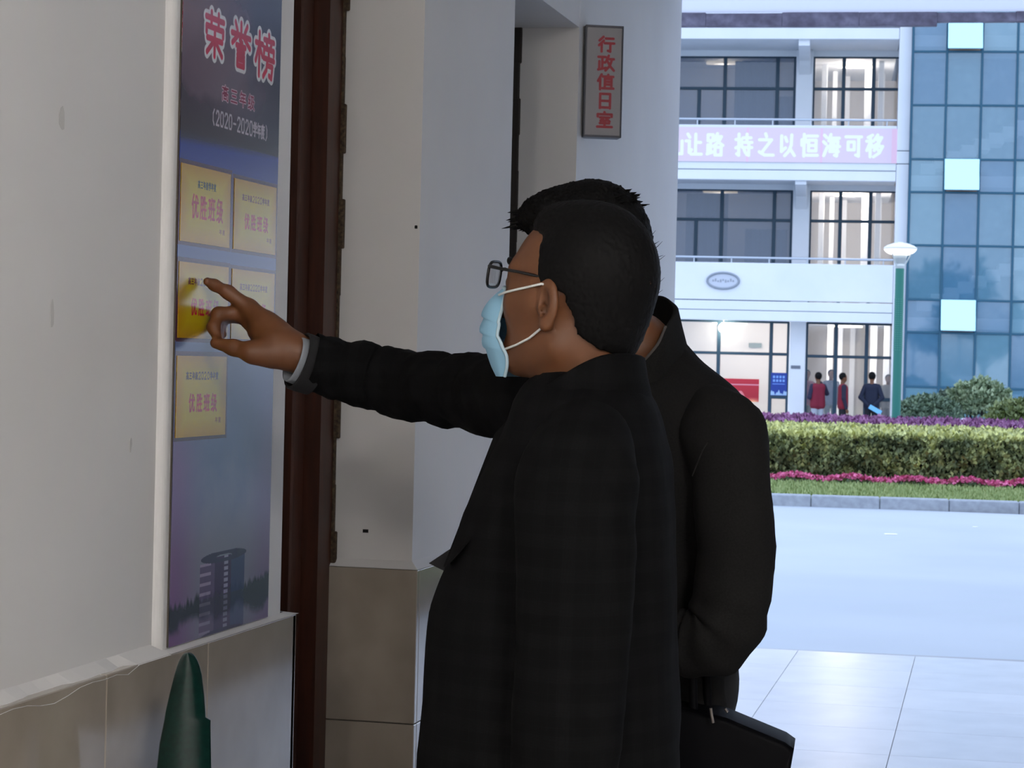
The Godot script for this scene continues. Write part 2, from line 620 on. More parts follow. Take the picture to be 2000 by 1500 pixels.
func make_materials() -> void:
	M.plaster = mottled(Color(0.86, 0.855, 0.85), Color(0.9, 0.895, 0.89), 0.012, 0.35, 0.75, 3)
	M.ceiling = surf(Color(0.85, 0.85, 0.84), 0.9)
	M.tile = mottled(Color(0.62, 0.58, 0.53), Color(0.68, 0.64, 0.59), 0.02, 0.9, 0.08, 5)
	M.tile.metallic_specular = 0.8
	M.tile2 = mottled(Color(0.60, 0.56, 0.51), Color(0.69, 0.65, 0.6), 0.015, 1.1, 0.07, 9)
	M.tile2.metallic_specular = 0.8
	M.wood = mottled(Color(0.19, 0.09, 0.045), Color(0.29, 0.135, 0.065), 0.03, 1.4, 0.45, 4)
	M.wood.uv1_scale = Vector3(6, 0.5, 6)
	M.dark = surf(Color(0.05, 0.045, 0.045), 0.9)
	M.foam = mottled(Color(0.14, 0.10, 0.07), Color(0.42, 0.35, 0.26), 0.05, 6.0, 0.9, 8)
	M.floor_tile = mottled(Color(0.80, 0.80, 0.81), Color(0.85, 0.85, 0.86), 0.02, 0.7, 0.28, 6)
	M.floor_tile2 = mottled(Color(0.81, 0.81, 0.82), Color(0.86, 0.86, 0.87), 0.014, 0.6, 0.3, 16)
	M.grout = surf(Color(0.66, 0.66, 0.67), 0.9)
	M.asphalt = mottled(Color(0.66, 0.69, 0.72), Color(0.73, 0.755, 0.785), 0.01, 0.09, 0.6, 7)
	M.kerb = mottled(Color(0.55, 0.57, 0.6), Color(0.66, 0.68, 0.71), 0.03, 1.2, 0.8, 11)
	M.soil = surf(Color(0.2, 0.16, 0.12), 1.0)
	M.white_wall = mottled(Color(0.86, 0.88, 0.9), Color(0.9, 0.91, 0.93), 0.01, 0.2, 0.8, 12)
	M.room_wall = surf(Color(0.82, 0.80, 0.78), 0.9)
	M.frame = surf(Color(0.11, 0.23, 0.30), 0.5)
	M.glass = pane(Color(0.9, 0.95, 1.0), 0.06)
	M.glass_dim = pane(Color(0.42, 0.49, 0.58), 0.55)
	M.steel = surf(Color(0.75, 0.78, 0.82), 0.3, 0.8)
	M.teal = pane(Color(0.44, 0.63, 0.72), 0.46, 0.9)
	M.teal2 = pane(Color(0.38, 0.58, 0.70), 0.46, 0.9)
	M.teal3 = pane(Color(0.50, 0.68, 0.75), 0.48, 0.9)
	M.vent = surf(Color(0.75, 0.93, 0.98), 0.08, 0.85, 0.9)
	M.core = mottled(Color(0.16, 0.22, 0.30), Color(0.72, 0.74, 0.76), 0.012, 0.35, 0.9, 27)  # mottling puts uneven reflections of the tower glass into the wall colour
	M.mullion = surf(Color(0.12, 0.33, 0.42), 0.5)
	M.canopy = surf(Color(0.97, 0.97, 0.98), 0.7)
	M.canopy.backlight_enabled = true
	M.canopy.backlight = Color(0.98, 0.98, 1.0)
	M.fascia = mottled(Color(0.36, 0.33, 0.38), Color(0.62, 0.6, 0.66), 0.03, 1.2, 0.8, 13)
	M.skin = mottled(Color(0.38, 0.23, 0.125), Color(0.43, 0.265, 0.15), 0.02, 4.0, 0.5, 14, false)
	M.skin.subsurf_scatter_enabled = true
	M.skin.subsurf_scatter_strength = 0.05
	M.hair = mottled(Color(0.03, 0.028, 0.03), Color(0.06, 0.057, 0.057), 0.05, 14.0, 0.65, 15, false)
	M.hair.metallic_specular = 0.25
	M.shoe = surf(Color(0.04, 0.035, 0.035), 0.35)
	M.black_cloth = surf(Color(0.06, 0.06, 0.07), 0.9)
	M.leaf = surf(Color.WHITE, 0.6)
	M.leaf.vertex_color_use_as_albedo = true
	M.leaf.backlight_enabled = true
	M.leaf.backlight = Color(0.25, 0.25, 0.2)


# ------------------------------------------------------------------ passage
const WALL := -1.28

func wall_tiles(parent: Node3D, z0: float, z1: float, edges: Array, x_face: float, rows: Array) -> void:
	# tiles on a wall that faces +x: between neighbouring edges along z, rows from the top down
	for i in edges.size() - 1:
		for j in rows.size() - 1:
			var mb := MB.new()
			mb.span(Vector3(x_face - 0.018, rows[j + 1] + 0.001, edges[i + 1] + 0.001), Vector3(x_face, rows[j] - 0.001, edges[i] - 0.001), 0.0015)
			part("tile", mb, M.tile if (i + j) % 2 == 0 else M.tile2, parent)

func room() -> void:
	var rows := [1.02, 0.70, 0.375, 0.05]
	# wall with the board, near the camera
	var mb := MB.new()
	mb.span(Vector3(-1.6, 0, -3.625), Vector3(-1.296, 3.3, 4.2))
	var w := structure("wall_left", mb, M.plaster, "white plastered wall with a tiled base that carries the honour board", "wall")
	# the thicker strip of plaster under the board, with a rounded near edge
	mb = MB.new()
	var ol := PackedVector2Array([Vector2(-1.30, 3.085)])
	for k in 7:
		var a := PI / 2 * k / 6.0
		ol.append(Vector2(-1.296 + 0.014 * sin(a), 3.099 - 0.014 * cos(a)))
	ol.append_array(PackedVector2Array([Vector2(-1.282, 3.618), Vector2(-1.290, 3.628), Vector2(-1.30, 3.628)]))
	mb.prism(ol, 1.0, 3.3, Transform3D(Basis(Vector3.RIGHT, Vector3.FORWARD, Vector3.UP), Vector3.ZERO))
	part("plaster_strip", mb, M.plaster, w)
	mb = MB.new()   # sloping mortar ledge on top of the tiles
	var sag := 0.0
	for k in 92:   # smeared over the tile edge on the near stretch
		var za := 0.6 - k * 0.04
		var next := 0.004 + 0.008 * absf(sin(k * 0.37) + 0.5 * sin(k * 1.3)) if za > -2.9 else 0.001
		mb.quad(Vector3(-1.2612, 1.019 - sag, za), Vector3(-1.2612, 1.019 - next, za - 0.04), Vector3(-1.2975, 1.032, za - 0.04), Vector3(-1.2975, 1.032, za))
		sag = next
	mb.quad(Vector3(-1.262, 1.0192, -3.08), Vector3(-1.262, 1.0192, -3.645), Vector3(-1.284, 1.0225, -3.645), Vector3(-1.284, 1.0225, -3.08))
	mb.quad(Vector3(-1.262, 1.019, -3.645), Vector3(-1.262, 1.019, -3.66), Vector3(-1.45, 1.034, -3.64), Vector3(-1.282, 1.0225, -3.64))
	part("ledge", mb, M.plaster, w)
	wall_tiles(w, 0.6, -3.645, [0.6, 0.22, -0.165, -0.55, -0.935, -1.32, -1.70, -2.08, -2.465, -2.848, -3.231, -3.645], -1.262, rows)
	mb = MB.new()
	mb.span(Vector3(-1.45, 0.05, -3.647), Vector3(-1.262, 1.019, -3.629), 0.002)
	part("tile", mb, M.tile2, w)
	for q: Array in [[Vector3(-1.2955, 1.78, -2.737), 0.018, 0.009], [Vector3(-1.2955, 1.52, -2.72), 0.022, 0.006], [Vector3(-1.2955, 1.335, -2.99), 0.012, 0.005]]:
		var o := PackedVector2Array()
		for k in 9:
			o.append(Vector2(cos(TAU * k / 9) * q[2], sin(TAU * k / 9) * q[1]) * rng.randf_range(0.7, 1.1))
		mb = MB.new()
		mb.prism(o, 0, 0.0004, Transform3D(Basis(Vector3.UP, PI / 2), q[0]))
		part("scuff", mb, surf(Color(0.80, 0.795, 0.785), 0.9), w)

	# first doorway: brown frame and leaf
	mb = MB.new()
	mb.span(Vector3(-1.6, 0, -3.80), Vector3(-1.462, 3.3, -3.629))
	mb.span(Vector3(-1.6, 0, -4.425), Vector3(-1.455, 3.3, -4.33))
	var d := structure("door_1", mb, M.wood, "dark brown wooden door frame and door between the board wall and the pillar", "door")
	mb = MB.new()
	mb.span(Vector3(-1.56, 0.01, -4.33), Vector3(-1.51, 3.28, -3.80))
	part("door_leaf", mb, M.wood, d)
	mb = MB.new()
	mb.span(Vector3(-1.51, 0.1, -4.325), Vector3(-1.488, 3.2, -4.255), 0.004)
	mb.span(Vector3(-1.51, 0.1, -3.875), Vector3(-1.488, 3.2, -3.805), 0.004)
	part("moulding", mb, M.wood, d)
	mb = MB.new()   # ragged filler between frame and pillar
	var last := Vector3(-1.458, 0, -4.424)
	for k in 34:
		var y := (k + 1) * 0.1
		var dep := 0.006 + 0.012 * absf(sin(k * 2.1) * cos(k * 0.7))
		mb.box(Vector3(-1.4565 + dep * 0.4, y - 0.05, -4.4205), Vector3(dep, 0.104, 0.012), 0.002)
	part("filler", mb, M.foam, d)

	# pillar between the doors
	mb = MB.new()
	mb.span(Vector3(-1.6, 0, -5.216), Vector3(-1.28, 3.3, -4.427))
	w = structure("wall_left", mb, M.plaster, "white plaster pillar with a tiled base between the two doorways", "pillar")
	mb = MB.new()
	var p := [Vector3(-1.262, 1.03, -4.408), Vector3(-1.262, 1.03, -5.235), Vector3(-1.28, 1.046, -5.216), Vector3(-1.28, 1.046, -4.427), Vector3(-1.46, 1.046, -4.427), Vector3(-1.46, 1.03, -4.408)]
	mb.quad(p[0], p[1], p[2], p[3])
	mb.quad(p[5], p[0], p[3], p[4])
	part("ledge", mb, M.plaster, w)
	wall_tiles(w, -4.408, -5.23, [-4.4275, -4.83, -5.235], -1.262, [1.03, 0.707, 0.38, 0.05])
	for j in 3:
		var ys := [1.03, 0.707, 0.38, 0.05]
		mb = MB.new()
		mb.span(Vector3(-1.46, ys[j + 1] + 0.001, -4.427), Vector3(-1.262, ys[j] - 0.001, -4.408), 0.0015)
		part("tile", mb, [M.tile2, M.tile, M.tile2][j], w)
	mb = MB.new()
	mb.box(Vector3(-1.383, 1.105, -4.4265), Vector3(0.012, 0.007, 0.001))
	mb.box(Vector3(-1.288, 1.745, -4.4265), Vector3(0.006, 0.007, 0.004), 0.001)
	part("scuff", mb, M.dark, w)

	# second doorway, its lintel and dark door
	mb = MB.new()
	mb.span(Vector3(-1.6, 2.397, -5.98), Vector3(-1.2805, 3.3, -5.21))
	structure("wall_left", mb, M.plaster, "plaster lintel above the second doorway", "lintel")
	mb = MB.new()
	mb.span(Vector3(-1.56, 0, -5.97), Vector3(-1.5, 2.397, -5.216))
	d = structure("door_2", mb, M.dark, "dark door standing in the second doorway under the lintel", "door")
	mb = MB.new()
	for k in 24:   # torn edge of the frame beside the far reveal
		mb.box(Vector3(-1.462, 0.05 + k * 0.1, -5.962), Vector3(0.03 + 0.012 * absf(sin(k * 1.7)), 0.104, 0.014), 0.003)
	part("torn_edge", mb, surf(Color(0.2, 0.18, 0.17), 0.9), d)

	# wall beyond it, that carries the room sign
	mb = MB.new()
	mb.span(Vector3(-1.6, 0, -7.68), Vector3(-1.28, 3.3, -5.97))
	w = structure("wall_left", mb, M.plaster, "long white end wall that carries the room sign, lit from outside", "wall")
	wall_tiles(w, -5.97, -7.68, [-5.97, -6.40, -6.83, -7.26, -7.698], -1.262, [1.03, 0.707, 0.38, 0.05])

	# what closes the passage out of view: ceiling, right side with its openings, back
	mb = MB.new()
	mb.span(Vector3(-1.6, 3.3, -7.68), Vector3(3.1, 3.5, 4.2))
	structure("ceiling", mb, M.ceiling, "plain ceiling of the passage", "ceiling")
	mb = MB.new()
	mb.span(Vector3(1.5, 0, -7.68), Vector3(1.8, 3.3, 4.2))
	structure("wall_right", mb, M.plaster, "plain right wall of the passage", "wall")
	mb = MB.new()
	mb.span(Vector3(-1.6, 0, 4.0), Vector3(3.1, 3.3, 4.2))
	structure("wall_back", mb, M.plaster, "back wall of the passage behind the viewer", "wall")
	mb = MB.new()
	mb.span(Vector3(-1.6, 0, -7.68), Vector3(-1.9, 3.3, 4.2))
	structure("wall_outer", mb, M.dark, "masonry behind the left wall and its doors", "wall")
	mb = MB.new()
	mb.span(Vector3(-1.9, -0.3, -7.7), Vector3(3.2, -0.012, 4.2))
	var mp := MB.new()
	mp.span(Vector3(-3.5, -0.3, 0), Vector3(4.2, -0.012, 4.1))
	mb.add(mp, Transform3D(Basis(Vector3.UP, deg_to_rad(3.5)), Vector3(-0.6, 0, -11.64)))
	var t := Transform3D(Basis(Vector3.UP, deg_to_rad(1.4)), Vector3(-0.62, 0, -11.55))
	var fl := structure("floor", mb, M.grout, "pale floor tiles of the passage and porch", "floor")
	for i in 12:
		for j in 27:
			var x := -3.0 + (i + 0.5) * 0.6
			var z := 0.05 + (j + 0.5) * 0.6
			var c := t * Vector3(x, -0.006, z)
			if c.z > 3.9 or (c.z > -7.3 and (c.x < -1.2 or c.x > 1.3)):
				continue
			mb = MB.new()
			mb.box(c, Vector3(0.597, 0.012, 0.597), 0.001, t.basis)
			part("floor_tile", mb, M.floor_tile if (i * 7 + j * 5) % 3 else M.floor_tile2, fl)

	mb = MB.new()
	mb.span(Vector3(-1.28, 2.86, -7.68), Vector3(1.5, 3.3, -7.4))  # added above the view to cut the daylight on the pillar
	structure("added_trim_2", mb, M.plaster, "unseen beam added across the front opening to hold back daylight", "beam")
	# ceiling lamp over the near end, out of view
	mb = MB.new()
	mb.span(Vector3(1.05, 3.22, -0.3), Vector3(1.35, 3.3, 0.9), 0.01)
	var lamp := part("ceiling_lamp", mb, surf(Color(0.9, 0.9, 0.9), 0.5))
	tag(lamp, "long white ceiling lamp along the right side of the passage", "lamp")
	mb = MB.new()
	mb.span(Vector3(1.07, 3.212, -0.27), Vector3(1.33, 3.22, 0.87))
	part("diffuser", mb, glow(Color(1.0, 0.95, 0.88), 2.0), lamp)
	var l := AreaLight3D.new()
	l.name = "lamp_light"
	l.area_size = Vector2(0.26, 1.14)
	l.position = Vector3(1.2, 3.2, 0.3)
	l.rotation.x = -PI / 2
	l.light_color = Color(1.0, 0.99, 0.98)
	l.light_energy = LAMP
	l.area_range = 30.0
	l.shadow_enabled = true
	add_child(l)
	mb = MB.new()
	mb.lathe([Vector2(0.001, -0.09), Vector2(0.10, -0.075), Vector2(0.15, -0.03), Vector2(0.16, 0.0)], Vector3(0.0, 3.3, 3.4), 24)
	lamp = part("added_lamp", mb, glow(Color(1.0, 0.95, 0.88), 2.0))
	tag(lamp, "round ceiling lamp added unseen near the back wall to brighten the pillar", "lamp")
	omni(Vector3(0.0, 3.1, 3.3), Color(1.0, 0.97, 0.94), FILL_BACK, 0.15)  # unseen fill light, added to lift the pillar face

const LAMP := 7.2
const FILL_BACK := 3.0

func porch() -> void:
	var t := Transform3D(Basis(Vector3.UP, deg_to_rad(3.5)), Vector3(0, 0, -11.67))
	var mb := MB.new()
	mb.box(Vector3(0.6, 3.345, 2.0), Vector3(6.4, 0.012, 4.06))
	for i in mb.v.size():
		mb.v[i] = t * mb.v[i]
	var c := part("porch_roof", mb, M.canopy)
	tag(c, "white translucent porch roof above the opening with a grey peeling edge", "canopy")
	mb = MB.new()
	for k in 16:
		var x0 := -2.6 + k * 0.4
		var j := 0.0025 * sin(k * 2.3)
		var low := 3.262 if x0 < -0.75 else 3.282
		mb.box(Vector3(x0 + 0.2, (3.333 + low) * 0.5 + j * 0.5, -0.02), Vector3(0.402, 3.333 - low + j, 0.05), 0.004)
	for i in mb.v.size():
		mb.v[i] = t * mb.v[i]
		mb.n[i] = t.basis * mb.n[i]
	part("edge_board", mb, M.fascia, c)
	mb = MB.new()
	for x: float in [3.6]:
		mb.tube([t * Vector3(x, 0, 0.1), t * Vector3(x, 3.34, 0.1)], [0.06], 12)
	part("post", mb, M.steel, c)


func court() -> void:
	var mb := MB.new()
	mb.span(Vector3(-120, -0.8, -24.0), Vector3(120, -0.03, 60))
	structure("ground", mb, M.asphalt, "wide pale asphalt court between the porch and the garden", "ground")
	mb = MB.new()
	mb.span(Vector3(-120, -1.2, -140), Vector3(120, -0.35, -24.0))
	structure("ground", mb, M.asphalt, "paved ground in front of the teaching block", "ground")
	# litter on the court
	for q: Array in [[1740, 1044, 0.07], [1905, 1030, 0.03]]:
		var pos := floor_hit(q[0], q[1], -0.03)
		mb = MB.new()
		mb.box(pos + Vector3(0, 0.004, 0), Vector3(q[2] * 1.6, 0.006, q[2]), 0.002, Basis(Vector3.UP, 0.3))
		tag(part("paper_scrap", mb, surf(Color(0.97, 0.97, 0.95), 0.9)), ["white paper scrap lying on the court straight below the lamp post", "tiny white paper scrap on the court, the one further right"][0 if q[0] < 1800 else 1], "litter")
	# the kerb of the garden
	var kt := Transform3D(Basis(Vector3.UP, deg_to_rad(5.3)), Vector3(-2.833, 0, -23.87))
	var root := Node3D.new()
	root.name = "trim_1"
	add_child(root)
	root.transform = kt
	tag(root, "grey stone kerb along the near edge of the garden", "kerb", "", "structure")
	for k in range(-14, 26):
		mb = MB.new()
		mb.box(Vector3(0.02 + (k + 0.5) * 0.735 - 0.36, 0.0, -0.09), Vector3(0.729, 0.19, 0.18), 0.012)
		part("kerb_stone", mb, M.kerb, root, true)


func floor_hit(x: float, y: float, h: float) -> Vector3:
	var r := P(x, y, 1.0) - EYE
	return EYE + r * ((h - EYE.y) / r.y)


# ------------------------------------------------------------------ teaching block across the court (local frame: x along, y up, z to the court)
func block() -> void:
	var b := thing("teaching_block", "white three-storey teaching block with open corridors and dark framed windows across the court", "building", out_at.origin, deg_to_rad(5.3))
	var mb: MB
	# floors and outer walls
	mb = MB.new()
	mb.span(Vector3(-14, 10.36, -9), Vector3(-0.06, 10.7, -0.1))
	mb.span(Vector3(-14, 6.6, -9), Vector3(-0.06, 6.95, -0.1))
	mb.span(Vector3(-14, 2.76, -9), Vector3(-0.06, 3.1, -0.1))
	mb.span(Vector3(-14, -0.6, -9), Vector3(0.26, -0.34, -0.4))
	part("floor_slab", mb, M.white_wall, b, true)
	mb = MB.new()
	mb.span(Vector3(-14, -0.35, -9.2), Vector3(0.27, 14, -9.0))
	mb.span(Vector3(-14.2, -0.35, -9), Vector3(-14, 14, 0))
	mb.span(Vector3(0.1, -0.35, -9), Vector3(0.27, 14, -0.2))
	mb.span(Vector3(-14, 13.8, -9), Vector3(0.27, 14, 0))
	part("outer_wall", mb, M.white_wall, b, true)
	# stacked front panels: parapets and beams, with their joints
	for q: Array in [[10.36, 10.66, 0.0], [10.69, 12.2, -0.01], [6.54, 6.80, 0.0], [6.83, 8.03, -0.012], [2.72, 2.985, 0.0], [3.005, 3.25, -0.008], [3.275, 4.29, -0.014]]:
		mb = MB.new()
		mb.span(Vector3(-14, q[0], -0.16), Vector3(-0.07, q[1], q[2]), 0.012)
		part("front_panel", mb, M.white_wall, b, true)
	# rails on the parapets
	for y: float in [8.19, 4.43]:
		mb = MB.new()
		mb.tube([Vector3(-14, y, -0.08), Vector3(-0.08, y, -0.08)], [0.032], 8)
		for k in 14:
			mb.tube([Vector3(-13.6 + k * 1.02, y - 0.16, -0.08), Vector3(-13.6 + k * 1.02, y, -0.08)], [0.02], 6)
		part("handrail", mb, M.steel, b, true)
	# columns between the bays, with brackets that carry the corridor
	for q: Array in [[6.95, 10.36], [3.1, 6.6]]:
		for u: float in [-2.605, -7.6, -12.2]:
			mb = MB.new()
			mb.span(Vector3(u - 0.235, q[0], -2.5), Vector3(u + 0.235, q[1], -2.0), 0.02)
			var o := PackedVector2Array([Vector2(0.1, q[1]), Vector2(0.1, q[1] - 0.16), Vector2(1.5, q[1] - 0.38), Vector2(2.0, q[1] - 0.7), Vector2(2.0, q[1])])
			var t := Transform3D(Basis(Vector3(0, 0, -1), Vector3.UP, Vector3(1, 0, 0)), Vector3(u, 0, 0))
			mb.prism(o, -0.15, 0.15, t)
			part("column", mb, M.white_wall, b, true)
	for u: float in [-2.595, -7.6]:
		mb = MB.new()
		mb.span(Vector3(u - 0.225, -0.35, -1.3), Vector3(u + 0.225, 2.76, -0.85), 0.02)
		part("column", mb, M.white_wall, b, true)
	for q: Array in [[-0.35, 7.0], [7.02, 7.35], [7.37, 14.0]]:
		mb = MB.new()
		mb.span(Vector3(-0.06, q[0], -0.4), Vector3(0.27, q[1], 0.05), 0.015)
		part("corner_pier", mb, M.white_wall, b, true)
	# spandrels above and below the upper windows
	mb = MB.new()
	for q: Array in [[10.2, 10.36], [6.45, 6.6]]:
		mb.span(Vector3(-14, q[0], -2.4), Vector3(0.1, q[1], -2.2))
	part("spandrel", mb, M.white_wall, b, true)
	# windows
	for f in 2:
		var y0: float = [3.1, 6.95][f]
		var y1: float = [6.45, 10.2][f]
		var tr: float = [5.6, 9.3][f]
		window(b, [-7.36, -6.3, -4.83, -3.36, -2.86], [y0, tr, y1], -2.3, M.glass_dim, [-5.55])
		window(b, [-2.37, -1.52, -0.69, 0.1], [y0, tr, y1], -2.3, M.glass, [])
	window(b, [-7.36, -6.2, -4.76, -3.32, -2.84], [-0.34, 1.83, 2.72], -1.05, M.glass, [])
	window(b, [-2.36, -1.55, -0.72, 0.05], [-0.34, 1.8, 2.72], -1.05, M.glass, [])
	# rooms behind: partitions, back walls, pilasters
	mb = MB.new()
	mb.span(Vector3(-2.65, 3.1, -9), Vector3(-2.55, 10.36, -2.4))
	mb.span(Vector3(-8.0, -0.3, -6.2), Vector3(-3.0, 2.76, -6.0))
	mb.span(Vector3(-2.6, -0.3, -8.9), Vector3(0.1, 10.36, -8.7))
	mb.span(Vector3(-14, 3.1, -6.2), Vector3(-2.6, 10.36, -6.0))
	part("room_wall", mb, M.room_wall, b, true)
	for q: Array in [[-1.72, -5.0, 0.16], [-1.42, -6.5, 0.14], [-0.45, -5.5, 0.2], [-0.1, -4.2, 0.16], [-1.05, -7.6, 0.16], [0.0, -7.0, 0.12]]:
		mb = MB.new()
		mb.span(Vector3(q[0] - q[2] / 2, -0.3, q[1] - 0.2), Vector3(q[0] + q[2] / 2, 2.76, q[1]), 0.01)
		mb.span(Vector3(q[0] - q[2] / 2 - 0.35, 3.1, q[1] - 0.2), Vector3(q[0] + q[2] / 2 - 0.35, 6.6, q[1]), 0.01)
		mb.span(Vector3(q[0] - q[2] / 2 - 0.35, 6.95, q[1] - 0.2), Vector3(q[0] + q[2] / 2 - 0.35, 10.36, q[1]), 0.01)
		part("inner_pilaster", mb, M.white_wall, b, true)
	# curtains drawn in the dim rooms
	for q: Array in [[-4.6, 6.95, 10.2], [-3.9, 6.95, 9.2], [-5.9, 3.1, 6.4], [-4.2, 3.1, 5.4]]:
		var rows := []
		for y: float in [q[1], q[2]]:
			var r := PackedVector3Array()
			for k in 25:
				r.append(Vector3(q[0] + k * 0.05, y, -3.2 + 0.05 * sin(k * 1.4)))
			rows.append(r)
		mb = MB.new()
		mb.grid(rows)
		part("curtain", mb, surf(Color(0.33, 0.34, 0.38), 0.9), b, true)
	# lamps in the rooms
	for q: Array in [[-1.3, 2.70, -4.0, 6.0], [-1.2, 6.55, -5.0, 6.0], [-1.2, 10.3, -5.0, 4.0], [-4.6, 2.70, -3.8, 3.6], [-5.0, 6.55, -4.4, 0.6], [-5.0, 10.3, -4.4, 1.0]]:
		mb = MB.new()
		mb.span(Vector3(q[0] - 0.5, q[1] - 0.03, q[2] - 0.15), Vector3(q[0] + 0.5, q[1] + 0.02, q[2] + 0.15), 0.01)
		part("ceiling_lamp", mb, glow(Color(1, 0.93, 0.8), 1.5), b, true)
		omni(out_at_block(b, Vector3(q[0], q[1] - 0.15, q[2])), Color(1.0, 0.95, 0.90), q[3] * 0.75, 0.2)

	# things on and before the front
	mb = MB.new()
	mb.tube([Vector3(-4.62, 2.74, -0.75), Vector3(-4.62, 2.6, -0.75)], [0.03], 8)
	var lamp := thing("globe_lamp", "round bright white globe lamp under the first floor edge", "lamp", out_at_block(b, Vector3(-4.62, 2.76, -0.75)))
	part("stem", mb_in(b, mb), M.steel, lamp)
	mb = MB.new()
	var prof := []
	for k in 13:
		prof.append(Vector2(maxf(sin(PI * k / 12), 0.001) * 0.15, -cos(PI * k / 12) * 0.14))
	mb.lathe(prof, Vector3(-4.62, 2.52, -0.75), 20)
	part("globe", mb_in(b, mb), glow(Color(1, 0.97, 0.9), 5.0), lamp)
	omni(out_at_block(b, Vector3(-4.62, 2.52, -0.75)), Color(1, 0.95, 0.85), 1.2, 0.12)

	var im := Image.create(1024, 122, false, Image.FORMAT_RGB8)
	im.fill(Color(0.89, 0.80, 0.85))
	for x in 1024:
		if x % 256 > 247 or x > 1004:
			im.fill_rect(Rect2i(x, 0, 1, 122), Color(0.92, 0.76, 0.82))
	var text := "山让路持之以恒海可移"
	var at := [1318, 1354, 1396, 1453, 1496, 1538, 1581, 1624, 1667, 1708]
	for i in 10:
		# position along the cloth from the frame position
		var cx: float = 1024.0 * (1.0 - (1752.0 - at[i]) / 426.0 * 5.86 / 7.95)
		ink(im, text[i], cx - 28, 20, 58, 82, 5.6, Color(0.95, 0.96, 0.97))
	mb = MB.new()
	mb.box(Vector3(-4.03, 7.49, 0.012), Vector3(7.95, 0.93, 0.012))
	tag(part("banner", mb_in(b, mb), picture(im, 0.8)), "long pale pink banner with white characters hung along the upper corridor parapet", "banner")

	mb = MB.new()
	var ring := []
	for k in 37:
		ring.append(Vector3(-4.63 + 0.43 * cos(TAU * k / 36), 3.79 + 0.215 * sin(TAU * k / 36), 0.02))
	mb.tube(ring, [0.03], 8, false)
	var pl := thing("plaque", "grey oval plaque on the first floor parapet", "plaque", out_at_block(b, Vector3(-4.63, 3.79, 0.0)))
	part("rim", mb_in(b, mb), surf(Color(0.55, 0.58, 0.62), 0.5), pl)
	mb = MB.new()
	var o := PackedVector2Array()
	for k in 36:
		o.append(Vector2(-4.63 + 0.42 * cos(TAU * k / 36), 3.79 + 0.205 * sin(TAU * k / 36)))
	mb.prism(o, -0.02, 0.012)
	part("plate", mb_in(b, mb), surf(Color(0.76, 0.78, 0.82), 0.6), pl)
	mb = MB.new()
	for k in 9:
		mb.box(Vector3(-4.9 + k * 0.068, 3.79 + 0.02 * sin(k * 2.0), 0.014), Vector3(0.045, 0.05 + 0.03 * (k % 2), 0.01), 0.004)
	part("raised_mark", mb_in(b, mb), surf(Color(0.6, 0.62, 0.66), 0.6), pl)

	# red poster and blue notice on the ground floor glazing
	im = Image.create(160, 100, false, Image.FORMAT_RGB8)
	for y in 100:
		for x in 160:
			var c := Color(0.72, 0.12, 0.2).lerp(Color(0.62, 0.05, 0.13), y / 100.0)
			if y > 22 and y < 28: c = Color(0.85, 0.55, 0.6)
			if y > 50 and x > 50 and x < 105 and y > 92 - 40 * sin((x - 50) / 55.0 * PI): c = c.lerp(Color(0.95, 0.75, 0.72), 0.6)
			if y > 78: c = c.lerp(Color(0.98, 0.72, 0.5), (y - 78) / 22.0 * (0.6 + 0.4 * sin(x * 0.06)))
			im.set_pixel(x, y, c)
	mb = MB.new()
	mb.span(Vector3(-4.62, 0.5, -1.0), Vector3(-3.62, 1.13, -0.99))
	tag(part("red_poster", mb_in(b, mb), picture(im, 0.5)), "red poster behind the left man's shoulder on the ground floor glass doors", "poster")
	im = Image.create(80, 110, false, Image.FORMAT_RGB8)
	im.fill(Color(0.06, 0.2, 0.55))
	for r in 2:
		for k in 4:
			im.fill_rect(Rect2i(10 + k * 16, 14 + r * 18, 11, 12), Color(0.45, 0.6, 0.85))
	im.fill_rect(Rect2i(8, 52, 62, 4), Color(0.4, 0.55, 0.85))
	for x in 80:
		var h := int(14 + 8 * sin(x * 0.2) + 4 * sin(x * 0.5))
		im.fill_rect(Rect2i(x, 108 - h, 1, h), Color(0.6, 0.72, 0.85))
	mb = MB.new()
	mb.span(Vector3(-3.30, 0.69, -1.0), Vector3(-2.86, 1.32, -0.99))
	tag(part("blue_notice", mb_in(b, mb), picture(im, 0.5)), "blue notice board with white lettering in the narrow window beside the column", "notice")
	mb = MB.new()
	mb.span(Vector3(-4.12, 2.04, -5.9), Vector3(-3.74, 2.18, -5.85), 0.01)
	tag(part("door_sign", mb_in(b, mb), surf(Color(0.35, 0.42, 0.4), 0.6)), "small grey-green sign plate high on the lit hall wall", "sign")
	mb = MB.new()
	mb.span(Vector3(-2.76, 1.44, -0.85), Vector3(-2.5, 1.53, -0.835), 0.004)
	tag(part("name_plate", mb_in(b, mb), surf(Color(0.42, 0.45, 0.5), 0.6)), "small grey plate on the ground floor column", "sign")


func out_at_block(b: Node3D, p: Vector3) -> Vector3:
	return b.transform * p

func mb_in(b: Node3D, mb: MB) -> MB:
	for i in mb.v.size():
		mb.v[i] = b.transform * mb.v[i]
		mb.n[i] = b.transform.basis * mb.n[i]
	return mb

